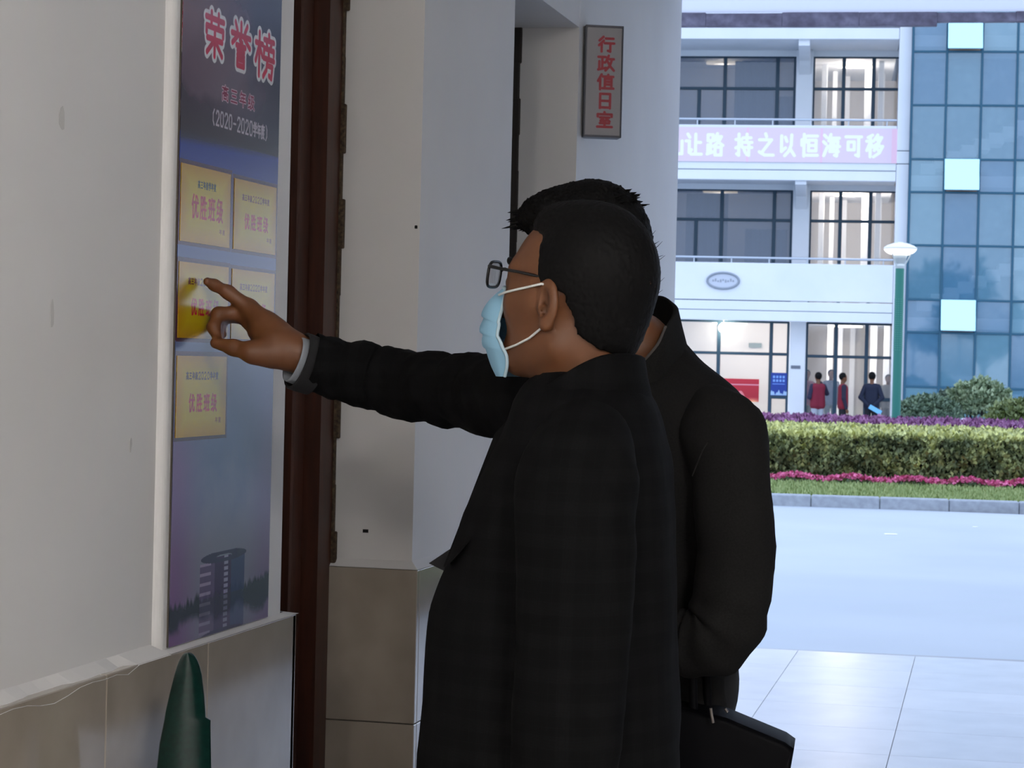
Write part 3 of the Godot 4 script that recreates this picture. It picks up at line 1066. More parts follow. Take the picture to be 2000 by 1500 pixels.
# one window: us and ys are the lines of its frame; each light is a pane
func window(b: Node3D, us: Array, ys: Array, n: float, glass: Material, extra: Array) -> void:
	var mb := MB.new()
	for u: float in us:
		mb.span(Vector3(u - 0.05, ys[0], n - 0.05), Vector3(u + 0.05, ys[-1], n + 0.05), 0.008)
	for y: float in ys:
		mb.span(Vector3(us[0], y - 0.04, n - 0.045), Vector3(us[-1], y + 0.04, n + 0.045), 0.008)
	for u: float in extra:
		mb.span(Vector3(u - 0.05, ys[0], n - 0.04), Vector3(u + 0.05, ys[1], n + 0.04), 0.008)
	if ys[0] < 0:
		mb.span(Vector3(us[-2], 0.60, n - 0.045), Vector3(us[-1], 0.70, n + 0.045), 0.008)
	var w := part("window", mb, M.frame, b, true)
	for i in us.size() - 1:
		for j in ys.size() - 1:
			mb = MB.new()
			mb.span(Vector3(us[i] + 0.05, ys[j] + 0.04, n - 0.006), Vector3(us[i + 1] - 0.05, ys[j + 1] - 0.04, n + 0.006))
			part("pane", mb, glass, w, true)


func tower() -> void:
	var b := thing("glass_tower", "blue-green glass stair tower with square panes at the right end of the block", "building", out_at.origin, deg_to_rad(5.3))
	var us := [0.29, 1.19, 2.11, 3.03, 3.95, 4.87, 5.79]
	var ys := [-0.35, 1.04, 2.5, 3.37, 4.82, 6.24, 7.12, 8.56, 9.99, 10.87, 12.3, 13.7]
	var mb := MB.new()
	for u: float in us:
		mb.span(Vector3(u - 0.03, -0.35, 0.2), Vector3(u + 0.03, 14, 0.33), 0.006)
	for y: float in ys:
		mb.span(Vector3(us[0], y - 0.028, 0.2), Vector3(us[-1], y + 0.028, 0.322), 0.006)
	part("mullion", mb, M.mullion, b, true)
	mb = MB.new()
	mb.span(Vector3(0.28, -0.35, -2.6), Vector3(6, 14.2, -2.2))
	mb.span(Vector3(0.28, -0.35, -2.2), Vector3(0.32, 14.2, 0.17))
	part("core_wall", mb, M.core, b, true)
	mb = MB.new()
	for y: float in [2.9, 6.7, 10.45]:
		mb.span(Vector3(0.33, y - 0.3, -2.2), Vector3(6, y, 0.12))
	for k in 3:
		for s in 11:
			mb.span(Vector3(0.6 + s * 0.36, k * 3.7 - 0.6 + s * 0.17, -1.9), Vector3(1.0 + s * 0.36, k * 3.7 - 0.3 + s * 0.17, -0.7))
	part("stairs", mb, M.white_wall, b, true)
	for i in us.size() - 1:
		for j in ys.size() - 1:
			var vent: bool = i == 1 and j in [2, 5, 8]
			var c := Vector3((us[i] + us[i + 1]) / 2, (ys[j] + ys[j + 1]) / 2, 0.29)
			var s := Vector3(us[i + 1] - us[i] - 0.06, ys[j + 1] - ys[j] - 0.056, 0.02)
			mb = MB.new()
			if vent:
				var t := Basis(Vector3.RIGHT, deg_to_rad(-14))
				c = Vector3(c.x, ys[j + 1] - 0.01, 0.34) + t * Vector3(0, -s.y * 0.5, 0)
				mb.box(c, s + Vector3(0.05, 0.04, 0.02), 0.006, t)
				var v := part("vent_pane", mb, M.vent, b, true)
				mb = MB.new()
				mb.span(Vector3(us[i] + 0.06, ys[j] + 0.03, 0.22), Vector3(us[i + 1] - 0.06, ys[j] + 0.1, 0.30), 0.004)
				part("vent_sill", mb, surf(Color(0.62, 0.5, 0.42), 0.8), v, true)
				continue
			var t2 := Basis(Vector3.RIGHT, rng.randf_range(-0.012, 0.012)) * Basis(Vector3.UP, rng.randf_range(-0.015, 0.015))
			mb.box(c, s, 0.003, t2)
			part("pane", mb, [M.teal, M.teal2, M.teal3][rng.randi() % 3], b, true)


# ------------------------------------------------------------------ garden
func leaf_mesh(w: float, l: float) -> ArrayMesh:
	var mb := MB.new()
	mb.quad(Vector3(0, 0, 0), Vector3(w, l * 0.5, 0.012), Vector3(0, l, 0), Vector3(-w, l * 0.5, 0.012))
	return mb.mesh()

func tilted(at: Vector3, size: float, spread := 1.0) -> Transform3D:
	var t := Basis(Vector3.UP, rng.randf() * TAU) * Basis(Vector3.RIGHT, rng.randf_range(-1.3, 1.3) * spread)
	return Transform3D(t.scaled(Vector3.ONE * size * rng.randf_range(0.7, 1.3)), at)

func garden() -> void:
	var f := Transform3D(Basis(Vector3.UP, deg_to_rad(5.3)), Vector3(-2.833, 0, -23.87))   # z runs away from the court as -z
	var leaf := leaf_mesh(0.022, 0.06)
	# lawn
	var mb := MB.new()
	mb.span(Vector3(-14, -0.3, -16.0), Vector3(24, 0.05, -0.18))
	mb_at(mb, f)
	structure("ground", mb, mottled(Color(0.42, 0.48, 0.27), Color(0.56, 0.61, 0.36), 0.03, 0.8, 1.0, 21), "strip of lawn and planting soil behind the kerb", "lawn")
	var where := []
	var tints := []
	var blade := leaf_mesh(0.007, 0.06)
	for k in 26000:
		var p := f * Vector3(rng.randf_range(-2.5, 9), 0.05, rng.randf_range(-3.6, -0.2))
		where.append(tilted(p, 1.0, 0.35))
		tints.append(Color(0.52, 0.60, 0.36).lerp(Color(0.70, 0.74, 0.50), rng.randf()).srgb_to_linear())
	tag(scatter("grass", blade, M.leaf, where, tints), "short green grass growing along the kerb", "grass")
	# clipped hedge: boxy crown of leaves over stems
	where = []
	tints = []
	var fn := FastNoiseLite.new()
	fn.seed = 5
	fn.frequency = 1.1
	for k in 60000:
		var p := Vector3(rng.randf_range(-3.2, 9.5), 0, 0)
		var top := rng.randf() < 0.62
		if top:
			p.z = -rng.randf_range(3.55, 7.2)
			p.y = 0.66 + fn.get_noise_2d(p.x * 2.5, p.z * 2.5) * 0.05 - absf(rng.randfn(0, 0.035))
		else:
			p.y = rng.randf_range(0.06, 0.66)
			p.z = -3.5 + fn.get_noise_3d(p.x * 2, p.y * 3, 0) * 0.12 - absf(rng.randfn(0, 0.06)) - 0.08 * maxf(0, p.y - 0.58) * 12
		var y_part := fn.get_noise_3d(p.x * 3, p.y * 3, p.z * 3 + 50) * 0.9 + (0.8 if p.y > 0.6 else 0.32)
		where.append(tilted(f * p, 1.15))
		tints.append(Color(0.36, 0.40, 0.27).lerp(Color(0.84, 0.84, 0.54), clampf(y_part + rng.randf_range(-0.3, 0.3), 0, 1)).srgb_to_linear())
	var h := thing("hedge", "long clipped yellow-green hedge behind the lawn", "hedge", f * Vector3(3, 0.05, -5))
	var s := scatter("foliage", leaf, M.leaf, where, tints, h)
	s.transform = h.transform.affine_inverse()
	mb = MB.new()
	mb.span(Vector3(-3.2, 0.1, -7.1), Vector3(9.5, 0.6, -3.62), 0.05)
	for k in 90:
		var x := -3.2 + k * 0.14 + rng.randf_range(-0.04, 0.04)
		mb.tube([Vector3(x, 0.04, -3.62), Vector3(x + rng.randf_range(-0.05, 0.05), 0.4, -3.58)], [0.012, 0.006], 5, false)
	mb_at(mb, f)
	part("stems", mb, surf(Color(0.10, 0.10, 0.06), 1.0), h)
	# pink flowers along its foot
	where = []
	tints = []
	var stalks := []
	var green := []
	for k in 5200:
		var x := rng.randf_range(-0.75, 9)
		var p := f * Vector3(x, 0.10 + rng.randf_range(0.0, 0.05) + 0.02 * sin(x * 9.0), -rng.randf_range(3.05, 3.4))
		where.append(tilted(p, 0.9))
		tints.append(Color(0.76, 0.26, 0.46).lerp(Color(0.92, 0.52, 0.66), rng.randf()).srgb_to_linear())
		if k % 2 == 0:
			stalks.append(tilted(p - Vector3(0, 0.07, 0) + f.basis * Vector3(0, 0, 0.08), 1.0))
			green.append(Color(0.18, 0.26, 0.12).lerp(Color(0.35, 0.36, 0.2), rng.randf()).srgb_to_linear())
	for k in 900:
		stalks.append(tilted(f * Vector3(rng.randf_range(-3, -0.7), 0.07, -rng.randf_range(3.0, 3.4)), 1.0))
		green.append(Color(0.2, 0.25, 0.14).srgb_to_linear())
	var fl := thing("flower_bed", "narrow bed of pink flowers along the foot of the hedge", "flowers", f * Vector3(3, 0.05, -3.2))
	scatter("blossoms", leaf_mesh(0.028, 0.045), M.leaf, where, tints, fl).transform = fl.transform.affine_inverse()
	scatter("flower_leaves", leaf, M.leaf, stalks, green, fl).transform = fl.transform.affine_inverse()
	# purple strip of low shrubs behind
	where = []
	tints = []
	for k in 16000:
		var x := rng.randf_range(-3.5, 7)
		var p := f * Vector3(x, 0.68 + fn.get_noise_2d(x * 3, 9) * 0.04 - absf(rng.randfn(0, 0.06)), -rng.randf_range(8.4, 12.5))
		where.append(tilted(p, 1.2))
		tints.append(Color(0.42, 0.22, 0.40).lerp(Color(0.66, 0.44, 0.60), rng.randf()).srgb_to_linear())
	h = thing("purple_shrubs", "low strip of purple-leaved shrubs between hedge and teaching block", "shrub", f * Vector3(2, 0.05, -10.5))
	scatter("foliage", leaf, M.leaf, where, tints, h).transform = h.transform.affine_inverse()
	mb = MB.new()
	mb.span(Vector3(-3.5, 0.04, -12.5), Vector3(7, 0.6, -8.4), 0.05)
	part("stems", mb_at(mb, f), surf(Color(0.12, 0.06, 0.1), 1.0), h)
	# bushes before the tower
	bush("dark green spreading bush at the foot of the glass tower next to its left edge", floor_at(1812, 812, 43), Vector3(0.62, 0.36, 0.5), Color(0.30, 0.38, 0.31), Color(0.52, 0.60, 0.48), 5000)
	bush("large pale green bush before the glass tower behind the white stone", floor_at(1912, 800, 43.6), Vector3(0.66, 0.56, 0.6), Color(0.40, 0.48, 0.36), Color(0.68, 0.73, 0.58), 7000)
	bush("dim twiggy bush between the two larger bushes before the tower", floor_at(1868, 805, 44.2), Vector3(0.5, 0.42, 0.4), Color(0.24, 0.30, 0.24), Color(0.46, 0.52, 0.44), 4500)
	bush("round clipped bush at the right end behind the hedge", floor_at(2003, 822, 37.6), Vector3(0.62, 0.34, 0.5), Color(0.32, 0.38, 0.22), Color(0.58, 0.62, 0.40), 6000)
	# white stone
	mb = MB.new()
	var stone := P(1880, 830, 37)
	mb.nets(func(p): return bones_field(p, [[stone + Vector3(0, -0.25, 0), Vector3(0.09, 0.3, 0.06)], [stone + Vector3(0.02, 0.06, 0), stone + Vector3(-0.03, 0.02, 0), 0.06, 0.06]], 0.03), stone - Vector3(0.2, 0.7, 0.2), stone + Vector3(0.2, 0.25, 0.2), 0.02)
	tag(part("white_stone", mb, surf(Color(0.9, 0.92, 0.93), 0.8)), "small white upright stone standing among the purple shrubs", "stone")
	# lamp post
	street_lamp()
	added_tree()
	# planted bed right of the porch, that the wall tiles mirror
	where = []
	tints = []
	for k in 9000:
		var p := Vector3(rng.randf_range(0.92, 3.0), 0.12 + rng.randf_range(0, 0.2), -7.9 - rng.randf_range(0, 6.2))
		p.y += 0.05 * sin(p.z * 9.0) * sin(p.x * 7.0)
		where.append(tilted(p, 1.3))
		tints.append(Color(0.30, 0.27, 0.20).lerp(Color(0.42, 0.50, 0.28), clampf((-p.z - 9.5) / 2.0 + rng.randf_range(-0.4, 0.4), 0, 1)).srgb_to_linear())
	h = thing("planted_bed", "low planted bed of ground cover along the right side of the porch", "shrub", Vector3(2.0, 0, -11))
	scatter("foliage", leaf, M.leaf, where, tints, h).transform = h.transform.affine_inverse()
	mb = MB.new()
	mb.span(Vector3(0.98, -0.04, -14.1), Vector3(3.0, 0.14, -7.9), 0.02)
	part("planter", mb, M.soil, h)

# unseen tree, added right of the view to darken what the glossy board mirrors
func added_tree() -> void:
	var at := Vector3(4.2, -0.03, -16.5)
	var h := thing("tree", "unseen leafy tree added on the court to darken the board reflection", "tree", at)
	var mb := MB.new()
	mb.tube([at, at + Vector3(0.05, 1.4, 0), at + Vector3(-0.05, 2.8, 0.1), at + Vector3(0.0, 4.6, 0)], [0.2, 0.15, 0.13, 0.06], 12)
	for k in 9:
		var a := TAU * k / 9.0
		mb.tube([at + Vector3(0, 2.2 + 0.2 * (k % 3), 0), at + Vector3(cos(a) * 0.9, 3.1, sin(a) * 0.9), at + Vector3(cos(a) * 2.0, 3.9 + 0.3 * (k % 2), sin(a) * 2.0)], [0.07, 0.045, 0.015], 7)
	part("trunk", mb, surf(Color(0.22, 0.18, 0.14), 0.95), h)
	var where := []
	var tints := []
	var fn := FastNoiseLite.new()
	fn.seed = 77
	fn.frequency = 0.5
	for k in 16000:
		var d := Vector3(rng.randfn(), rng.randfn() * 0.8, rng.randfn()).normalized()
		var s := 1.0 + fn.get_noise_3dv(d * 4.0) * 0.4
		where.append(tilted(at + Vector3(0, 4.7, 0) + d * Vector3(2.7, 2.1, 2.7) * s * sqrt(rng.randf_range(0.25, 1.0)), 1.0))
		tints.append(Color(0.10, 0.17, 0.07).lerp(Color(0.25, 0.34, 0.14), rng.randf()).srgb_to_linear())
	scatter("foliage", leaf_mesh(0.06, 0.17), M.leaf, where, tints, h).transform = h.transform.affine_inverse()

func mb_at(mb: MB, t: Transform3D) -> MB:
	for i in mb.v.size():
		mb.v[i] = t * mb.v[i]
		mb.n[i] = t.basis * mb.n[i]
	return mb

func floor_at(x: float, y: float, d: float) -> Vector3:
	return P(x, y, d)

func bush(label: String, c: Vector3, r: Vector3, dark: Color, pale: Color, count: int) -> void:
	var where := []
	var tints := []
	var fn := FastNoiseLite.new()
	fn.seed = count
	fn.frequency = 1.6
	for k in count:
		var d := Vector3(rng.randfn(), absf(rng.randfn()) * 1.0 - 0.15, rng.randfn()).normalized()
		var s := 1.0 + fn.get_noise_3dv(d * 2.0 + c) * 0.35
		where.append(tilted(c + d * r * s * sqrt(rng.randf_range(0.6, 1.0)), 1.3))
		tints.append(dark.lerp(pale, clampf(fn.get_noise_3dv(d * 3 + c) + 0.5 + rng.randf_range(-0.3, 0.3), 0, 1)).srgb_to_linear())
	var base := Vector3(c.x, -0.35, c.z)
	if c.z > -40: base.y = 0.05
	var h := thing("bush", label, "bush", base)
	scatter("foliage", leaf_mesh(0.022, 0.06), M.leaf, where, tints, h).transform = h.transform.affine_inverse()
	var mb := MB.new()
	for k in 9:
		var a := TAU * k / 9
		mb.tube([base + Vector3(cos(a) * 0.05, -0.02, sin(a) * 0.05), base.lerp(c, 0.6) + Vector3(cos(a) * r.x * 0.3, 0, sin(a) * r.z * 0.3), c + Vector3(cos(a) * r.x * 0.7, r.y * 0.4, sin(a) * r.z * 0.7)], [0.03, 0.02, 0.006], 6)
	part("stems", mb, surf(Color(0.16, 0.13, 0.1), 1.0), h)

func street_lamp() -> void:
	var at := Vector3(-2.37, 0.05, -36.45)
	var h := thing("lamp_post", "green perforated lamp post with a glowing white saucer top beside the glass tower", "lamp", at)
	var mb := MB.new()
	mb.tube([at, at + Vector3(0, 3.08, 0)], [0.072], 20)
	mb.lathe([Vector2(0.12, -0.02), Vector2(0.12, 0.1), Vector2(0.075, 0.14)], at, 20)
	var green := surf(Color(0.15, 0.48, 0.43), 0.45)
	part("pole", mb, green, h)
	mb = MB.new()
	for k in 24:   # rows of raised dots on the pole
		for a in 12:
			var d := Vector3(cos(TAU * a / 12), 0, sin(TAU * a / 12))
			mb.box(at + Vector3(0, 1.75 + k * 0.036, 0) + d * 0.072, Vector3(0.012, 0.012, 0.012), 0.003)
	part("dots", mb, surf(Color(0.35, 0.62, 0.56), 0.5), h)
	mb = MB.new()
	mb.lathe([Vector2(0.07, 3.08), Vector2(0.085, 3.12), Vector2(0.08, 3.15), Vector2(0.001, 3.16)], at, 20)
	for a in 3:
		var d := Vector3(cos(TAU * a / 3 + 0.2), 0, sin(TAU * a / 3 + 0.2))
		mb.tube([at + Vector3(0, 3.11, 0) + d * 0.07, at + Vector3(0, 3.36, 0) + d * 0.2], [0.012], 8)
	part("bracket", mb, surf(Color(0.8, 0.84, 0.86), 0.4), h)
	mb = MB.new()
	mb.lathe([Vector2(0.06, 3.12), Vector2(0.10, 3.24), Vector2(0.125, 3.32), Vector2(0.001, 3.325)], at, 24)
	part("lens", mb, surf(Color(0.74, 0.78, 0.80), 0.3), h)
	mb = MB.new()
	mb.lathe([Vector2(0.001, 3.29), Vector2(0.12, 3.295), Vector2(0.2, 3.325), Vector2(0.245, 3.36), Vector2(0.266, 3.395)], at, 32)
	part("glowing_bowl", mb, glow(Color(1, 0.98, 0.94), 1.6), h)
	mb = MB.new()
	mb.lathe([Vector2(0.262, 3.39), Vector2(0.274, 3.405), Vector2(0.268, 3.42), Vector2(0.22, 3.455), Vector2(0.12, 3.492), Vector2(0.05, 3.5), Vector2(0.04, 3.51), Vector2(0.001, 3.513)], at, 32)
	part("saucer", mb, surf(Color(0.88, 0.88, 0.86), 0.5), h)
	omni(at + Vector3(0, 3.22, 0), Color(1, 0.95, 0.85), 1.0, 0.1)


# ------------------------------------------------------------------ things on the wall
func wall_things() -> void:
	# honour board: background at a quarter size, then print at full size
	var small := Image.create(128, 360, false, Image.FORMAT_RGB8)
	var fn := FastNoiseLite.new()
	fn.seed = 3
	fn.frequency = 0.03
	for y in 360:
		for x in 128:
			var u := x / 128.0
			var q := y / 360.0
			var nz := fn.get_noise_2d(x, y)
			var c: Color
			if q < 0.36:
				c = Color(0.46, 0.30, 0.40).lerp(Color(0.10, 0.12, 0.30), smoothstep(0.3, 1.0, u + nz * 0.4))
				var light := exp(-pow((u - 0.55) * 1.9, 2) - pow((q - 0.285) * 13.0, 2))
				c = c.lerp(Color(0.82, 0.74, 0.80), light * 0.75)
				c = c.lerp(Color(0.72, 0.50, 0.42), exp(-pow((u - 0.05) * 3, 2) - pow((q - 0.18) * 12.0, 2)) * 0.8)
				var hill := 0.275 + 0.03 * sin(u * 5 + 0.5) + nz * 0.012
				if q > hill:
					var dk := Color(0.26, 0.13, 0.17).lerp(Color(0.16, 0.08, 0.2), u)
					c = c.lerp(dk, smoothstep(0.0, 0.02, q - hill) * (0.95 - light * 0.8))
				c = c.lerp(Color(0.3, 0.17, 0.13), smoothstep(0.32, 0.36, q) * 0.7)
			elif q < 0.40:
				c = Color(0.2, 0.14, 0.2).lerp(Color(0.17, 0.22, 0.56), smoothstep(0.362, 0.378, q + u * 0.012))
			else:
				c = Color(0.30, 0.35, 0.60).lerp(Color(0.34, 0.41, 0.56), smoothstep(0.4, 0.7, q))
				c = c.lerp(Color(0.50, 0.51, 0.58), smoothstep(0.72, 0.90, q + nz * 0.03))
				c = c.lerp(Color(0.48, 0.33, 0.54), exp(-pow(u * 5.0, 2)) * 0.8 * smoothstep(0.6, 0.8, q))
				c = c.lerp(Color(0.46, 0.36, 0.52), exp(-pow((1 - u) * 5.0, 2)) * 0.7 * smoothstep(0.6, 0.8, q))
				if q > 0.93:
					var tree := 0.946 + fn.get_noise_2d(x * 6, 7) * 0.012 - 0.012 * u
					c = c.lerp(Color(0.16, 0.19, 0.22), smoothstep(0.0, 0.01, q - tree) * (1.0 - smoothstep(0.968, 0.985, q + nz * 0.02)) * 0.85)
			if q < 0.36: c = c.lerp(Color(0.08, 0.055, 0.08), 0.42)
			small.set_pixel(x, y, c)
	small.resize(512, 1440, Image.INTERPOLATE_CUBIC)
	var im := small
	# the tower block and its mirror image in the water
	for y in range(1288, 1440):
		for x in range(120, 392):
			var c := im.get_pixel(x, y)
			var fy := y if y < 1370 else 2740 - y
			var a := 0.0
			var k := Color(0.25, 0.2, 0.33)
			if fy > 1304 and x > 140 and x < 215:
				a = 0.8
				k = Color(0.34, 0.27, 0.42)
				if (fy - 1304) % 18 < 6 and x < 196: k = Color(0.62, 0.55, 0.68)
			elif fy > 1296 and x >= 215 and x < 300:
				a = 0.85
				k = Color(0.22, 0.15, 0.3)
				if x > 262 and x < 284 and (fy - 1296) % 11 < 7: k = Color(0.6, 0.58, 0.7)
			elif fy > 1300 and x >= 300 and x < 372:
				a = 0.85
				k = Color(0.19, 0.24, 0.4)
			var e := pow((x - 262) / 118.0, 2) + pow((fy - 1297) / 11.0, 2)
			if e < 1.0 and e > 0.12:
				a = 0.9
				k = Color(0.2, 0.18, 0.3)
			if y >= 1370: a *= 0.6
			im.set_pixel(x, y, c.lerp(k, a))
	# dark purple-brown border round each card
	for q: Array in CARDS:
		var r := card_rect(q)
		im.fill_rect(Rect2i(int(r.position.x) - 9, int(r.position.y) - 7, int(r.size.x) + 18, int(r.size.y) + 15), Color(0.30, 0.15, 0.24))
	var white := Color(0.86, 0.85, 0.86)
	for pass_ in 2:
		var hw: float = [13.0, 5.6][pass_]
		var c: Color = [white, Color(0.74, 0.07, 0.22)][pass_]
		ink(im, "荣", 106, 288, 98, 82, hw, c)
		ink(im, "誉", 236, 286, 108, 84, hw, c)
		ink(im, "榜", 366, 286, 110, 88, hw, c)
	write(im, "高三年级", 196, 416, 36, 28, 10, 3.6, Color(0.80, 0.66, 0.72))
	write(im, "高三年级", 196, 416, 36, 28, 10, 1.5, Color(0.5, 0.12, 0.25))
	write(im, "(2020-2020学年度)", 146, 466, 20, 28, 2, 2.2, Color(0.72, 0.68, 0.72))
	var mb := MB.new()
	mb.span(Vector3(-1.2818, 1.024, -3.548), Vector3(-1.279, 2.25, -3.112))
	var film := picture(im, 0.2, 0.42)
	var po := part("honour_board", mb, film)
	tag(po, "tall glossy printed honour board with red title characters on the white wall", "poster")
	mb = MB.new()
	mb.span(Vector3(-1.2818, 1.024, -3.1118), Vector3(-1.2795, 2.25, -3.1085), 0.0005)
	part("board_edge", mb, surf(Color(0.30, 0.27, 0.24), 0.8), po)
	# award cards on it
	var names := ["yellow award card in the top row, left, with the largest red characters", "yellow award card in the top row, right, with faint red characters", "yellow award card in the middle row, left, that the finger points at", "yellow award card in the middle row, right, partly behind the hand", "lowest yellow award card, alone in the bottom row"]
	for i in CARDS.size():
		var q: Array = CARDS[i]
		var pic := Image.create(336, 200, false, Image.FORMAT_RGB8)
		for y in 200:
			for x in 336:
				var e := minf(minf(x, 335 - x) / 60.0, minf(y, 199 - y) / 45.0)
				pic.set_pixel(x, y, Color(0.72, 0.55, 0.06).lerp(Color(0.75, 0.66, 0.09), clampf(e, 0, 1)))
		if i == 0:
			write(pic, "优胜班级", 72, 74, 44, 62, 12, 3.4, Color(0.68, 0.08, 0.2))
			write(pic, "高三年级学年度", 110, 36, 15, 20, 3, 1.5, Color(0.22, 0.25, 0.16))
		else:
			write(pic, "优胜班级", 82, 94, 38, 44, 12, 3.0, Color(0.68, 0.08, 0.2), false, 0.9)
			write(pic, "高三年级2020学年度", 60, 40, 17, 18, 3, 1.6, Color(0.42, 0.2, 0.12) if i != 4 else Color(0.3, 0.16, 0.1))
		write(pic, "年度", 262, 154, 18, 14, 4, 1.3, Color(0.5, 0.3, 0.1), false, 0.7)
		mb = MB.new()
		mb.span(Vector3(-1.279, q[3], q[1]), Vector3(-1.2782, q[2], q[0]))
		tag(part("award_card", mb, picture(pic, 0.2, 0.45)), names[i], "card", "yellow award cards on the honour board")
	# room sign, hung out from the end wall
	var sim := Image.create(150, 450, false, Image.FORMAT_RGB8)
	sim.fill(Color(0.60, 0.59, 0.60))
	write(sim, "行政值日室", 48, 36, 72, 66, 13, 5.2, Color(0.60, 0.03, 0.14), true)
	var st := Transform3D(Basis(Vector3.UP, deg_to_rad(22)), Vector3(-1.232, 2.256, -6.06))
	var si := thing("room_sign", "narrow white hanging sign with five red characters on the end wall", "sign", st.origin, deg_to_rad(22))
	mb = MB.new()
	mb.box(Vector3(0, 0, 0), Vector3(0.108, 0.312, 0.05), 0.002)
	part("box", mb, surf(Color(0.40, 0.42, 0.44), 0.5), si, true)
	mb = MB.new()
	mb.span(Vector3(-0.049, -0.150, 0.0245), Vector3(0.049, 0.150, 0.0262))
	part("face", mb, picture(sim, 0.4), si, true)
	mb = MB.new()
	for q: Array in [[-0.0525, 0, 0.003, 0.312], [0.0525, 0, 0.003, 0.312]]:
		mb.box(Vector3(q[0], q[1], 0.026), Vector3(q[2], q[3], 0.006), 0.001)
	for y: float in [-0.153, 0.153]:
		mb.box(Vector3(0, y, 0.026), Vector3(0.108, 0.006, 0.006), 0.001)
	part("frame", mb, surf(Color(0.36, 0.36, 0.39), 0.5), si, true)
	mb = MB.new()
	mb.box(Vector3(-0.062, 0.1, -0.01), Vector3(0.03, 0.02, 0.02), 0.002)
	mb.box(Vector3(-0.062, -0.1, -0.01), Vector3(0.03, 0.02, 0.02), 0.002)
	part("bracket", mb, M.dark, si, true)
	plant()

const CARDS := [[-3.118, -3.325, 1.758, 1.640], [-3.343, -3.541, 1.754, 1.640], [-3.118, -3.325, 1.609, 1.493], [-3.341, -3.541, 1.608, 1.495], [-3.118, -3.325, 1.466, 1.341]]

func card_rect(q: Array) -> Rect2:
	var x0: float = (-3.112 - q[0]) / 0.436 * 512
	var y0: float = (2.25 - q[2]) / 1.226 * 1440
	return Rect2(x0, y0, (q[0] - q[1]) / 0.436 * 512, (q[2] - q[3]) / 1.226 * 1440)

func plant() -> void:
	var base := Vector3(-1.1, 0, -2.9)
	var pl := thing("potted_plant", "dark green tongue-shaped plant leaf standing against the wall tiles below the board", "plant", base)
	var mb := MB.new()
	mb.lathe([Vector2(0.001, 0.0), Vector2(0.10, 0.0), Vector2(0.105, 0.02), Vector2(0.135, 0.26), Vector2(0.145, 0.27), Vector2(0.145, 0.30), Vector2(0.13, 0.305), Vector2(0.125, 0.27), Vector2(0.001, 0.26)], base, 28)
	part("pot", mb, surf(Color(0.45, 0.25, 0.18), 0.7), pl)
	var mat := mottled(Color(0.02, 0.12, 0.105), Color(0.05, 0.20, 0.175), 0.03, 12.0, 0.28, 31, false)
	# the leaf in view: outline measured across, tip at the top, a torn notch on its right edge
	var prof := [[1.0490, -0.001, 0.0015], [1.0478, -0.005, 0.0055], [1.044, -0.0088, 0.0095], [1.038, -0.0122, 0.0132], [1.030, -0.0152, 0.0165], [1.018, -0.0185, 0.0198], [0.99, -0.025, 0.0235], [0.965, -0.030, 0.026], [0.958, -0.031, 0.0262], [0.954, -0.0315, 0.0335], [0.945, -0.033, 0.0335], [0.92, -0.0375, 0.0345], [0.88, -0.041, 0.036], [0.7, -0.048, 0.042], [0.5, -0.05, 0.044], [0.35, -0.03, 0.03], [0.262, -0.015, 0.015]]
	mb = MB.new()
	leaf_blade(mb, Vector3(-1.163, 0, -2.9), prof, 0.25, 0.0)
	part("leaf", mb, mat, pl)
	for k in 3:
		mb = MB.new()
		var sh := []
		for q: Array in [[0.8, -0.004, 0.004], [0.77, -0.018, 0.018], [0.66, -0.034, 0.034], [0.5, -0.042, 0.042], [0.35, -0.03, 0.03], [0.262, -0.015, 0.015]]:
			sh.append([0.262 + (q[0] - 0.262) * (1.0 - 0.14 * k), q[1], q[2]])
		leaf_blade(mb, base + Vector3([0.0, 0.02, -0.04][k], 0, [0.06, -0.07, -0.02][k]), sh, 0.6 + k * 1.3, 0.1)
		part("leaf", mb, mat, pl)

func leaf_blade(mb: MB, at: Vector3, prof: Array, turn: float, lean: float) -> void:
	var b := Basis(Vector3.UP, turn)
	var front := []
	for q: Array in prof:
		var ring := PackedVector3Array()
		for k in 20:
			var a := TAU * k / 20.0
			var mid: float = (q[1] + q[2]) / 2
			var half: float = (q[2] - q[1]) / 2
			var x := cos(a)
			var th := 0.005 * maxf(half / 0.03, 0.25)
			var bow := 0.010 * (1.0 - x * x) - 0.004
			ring.append(at + b * Vector3(mid + x * half, q[0], bow + sin(a) * th * sqrt(maxf(1.0 - x * x * 0.7, 0.05)) + lean * (q[0] - 0.262) * 0.5))
		front.append(ring)
	mb.grid(front, -1.0, true)
	mb.fan(front[0], Vector3.UP)


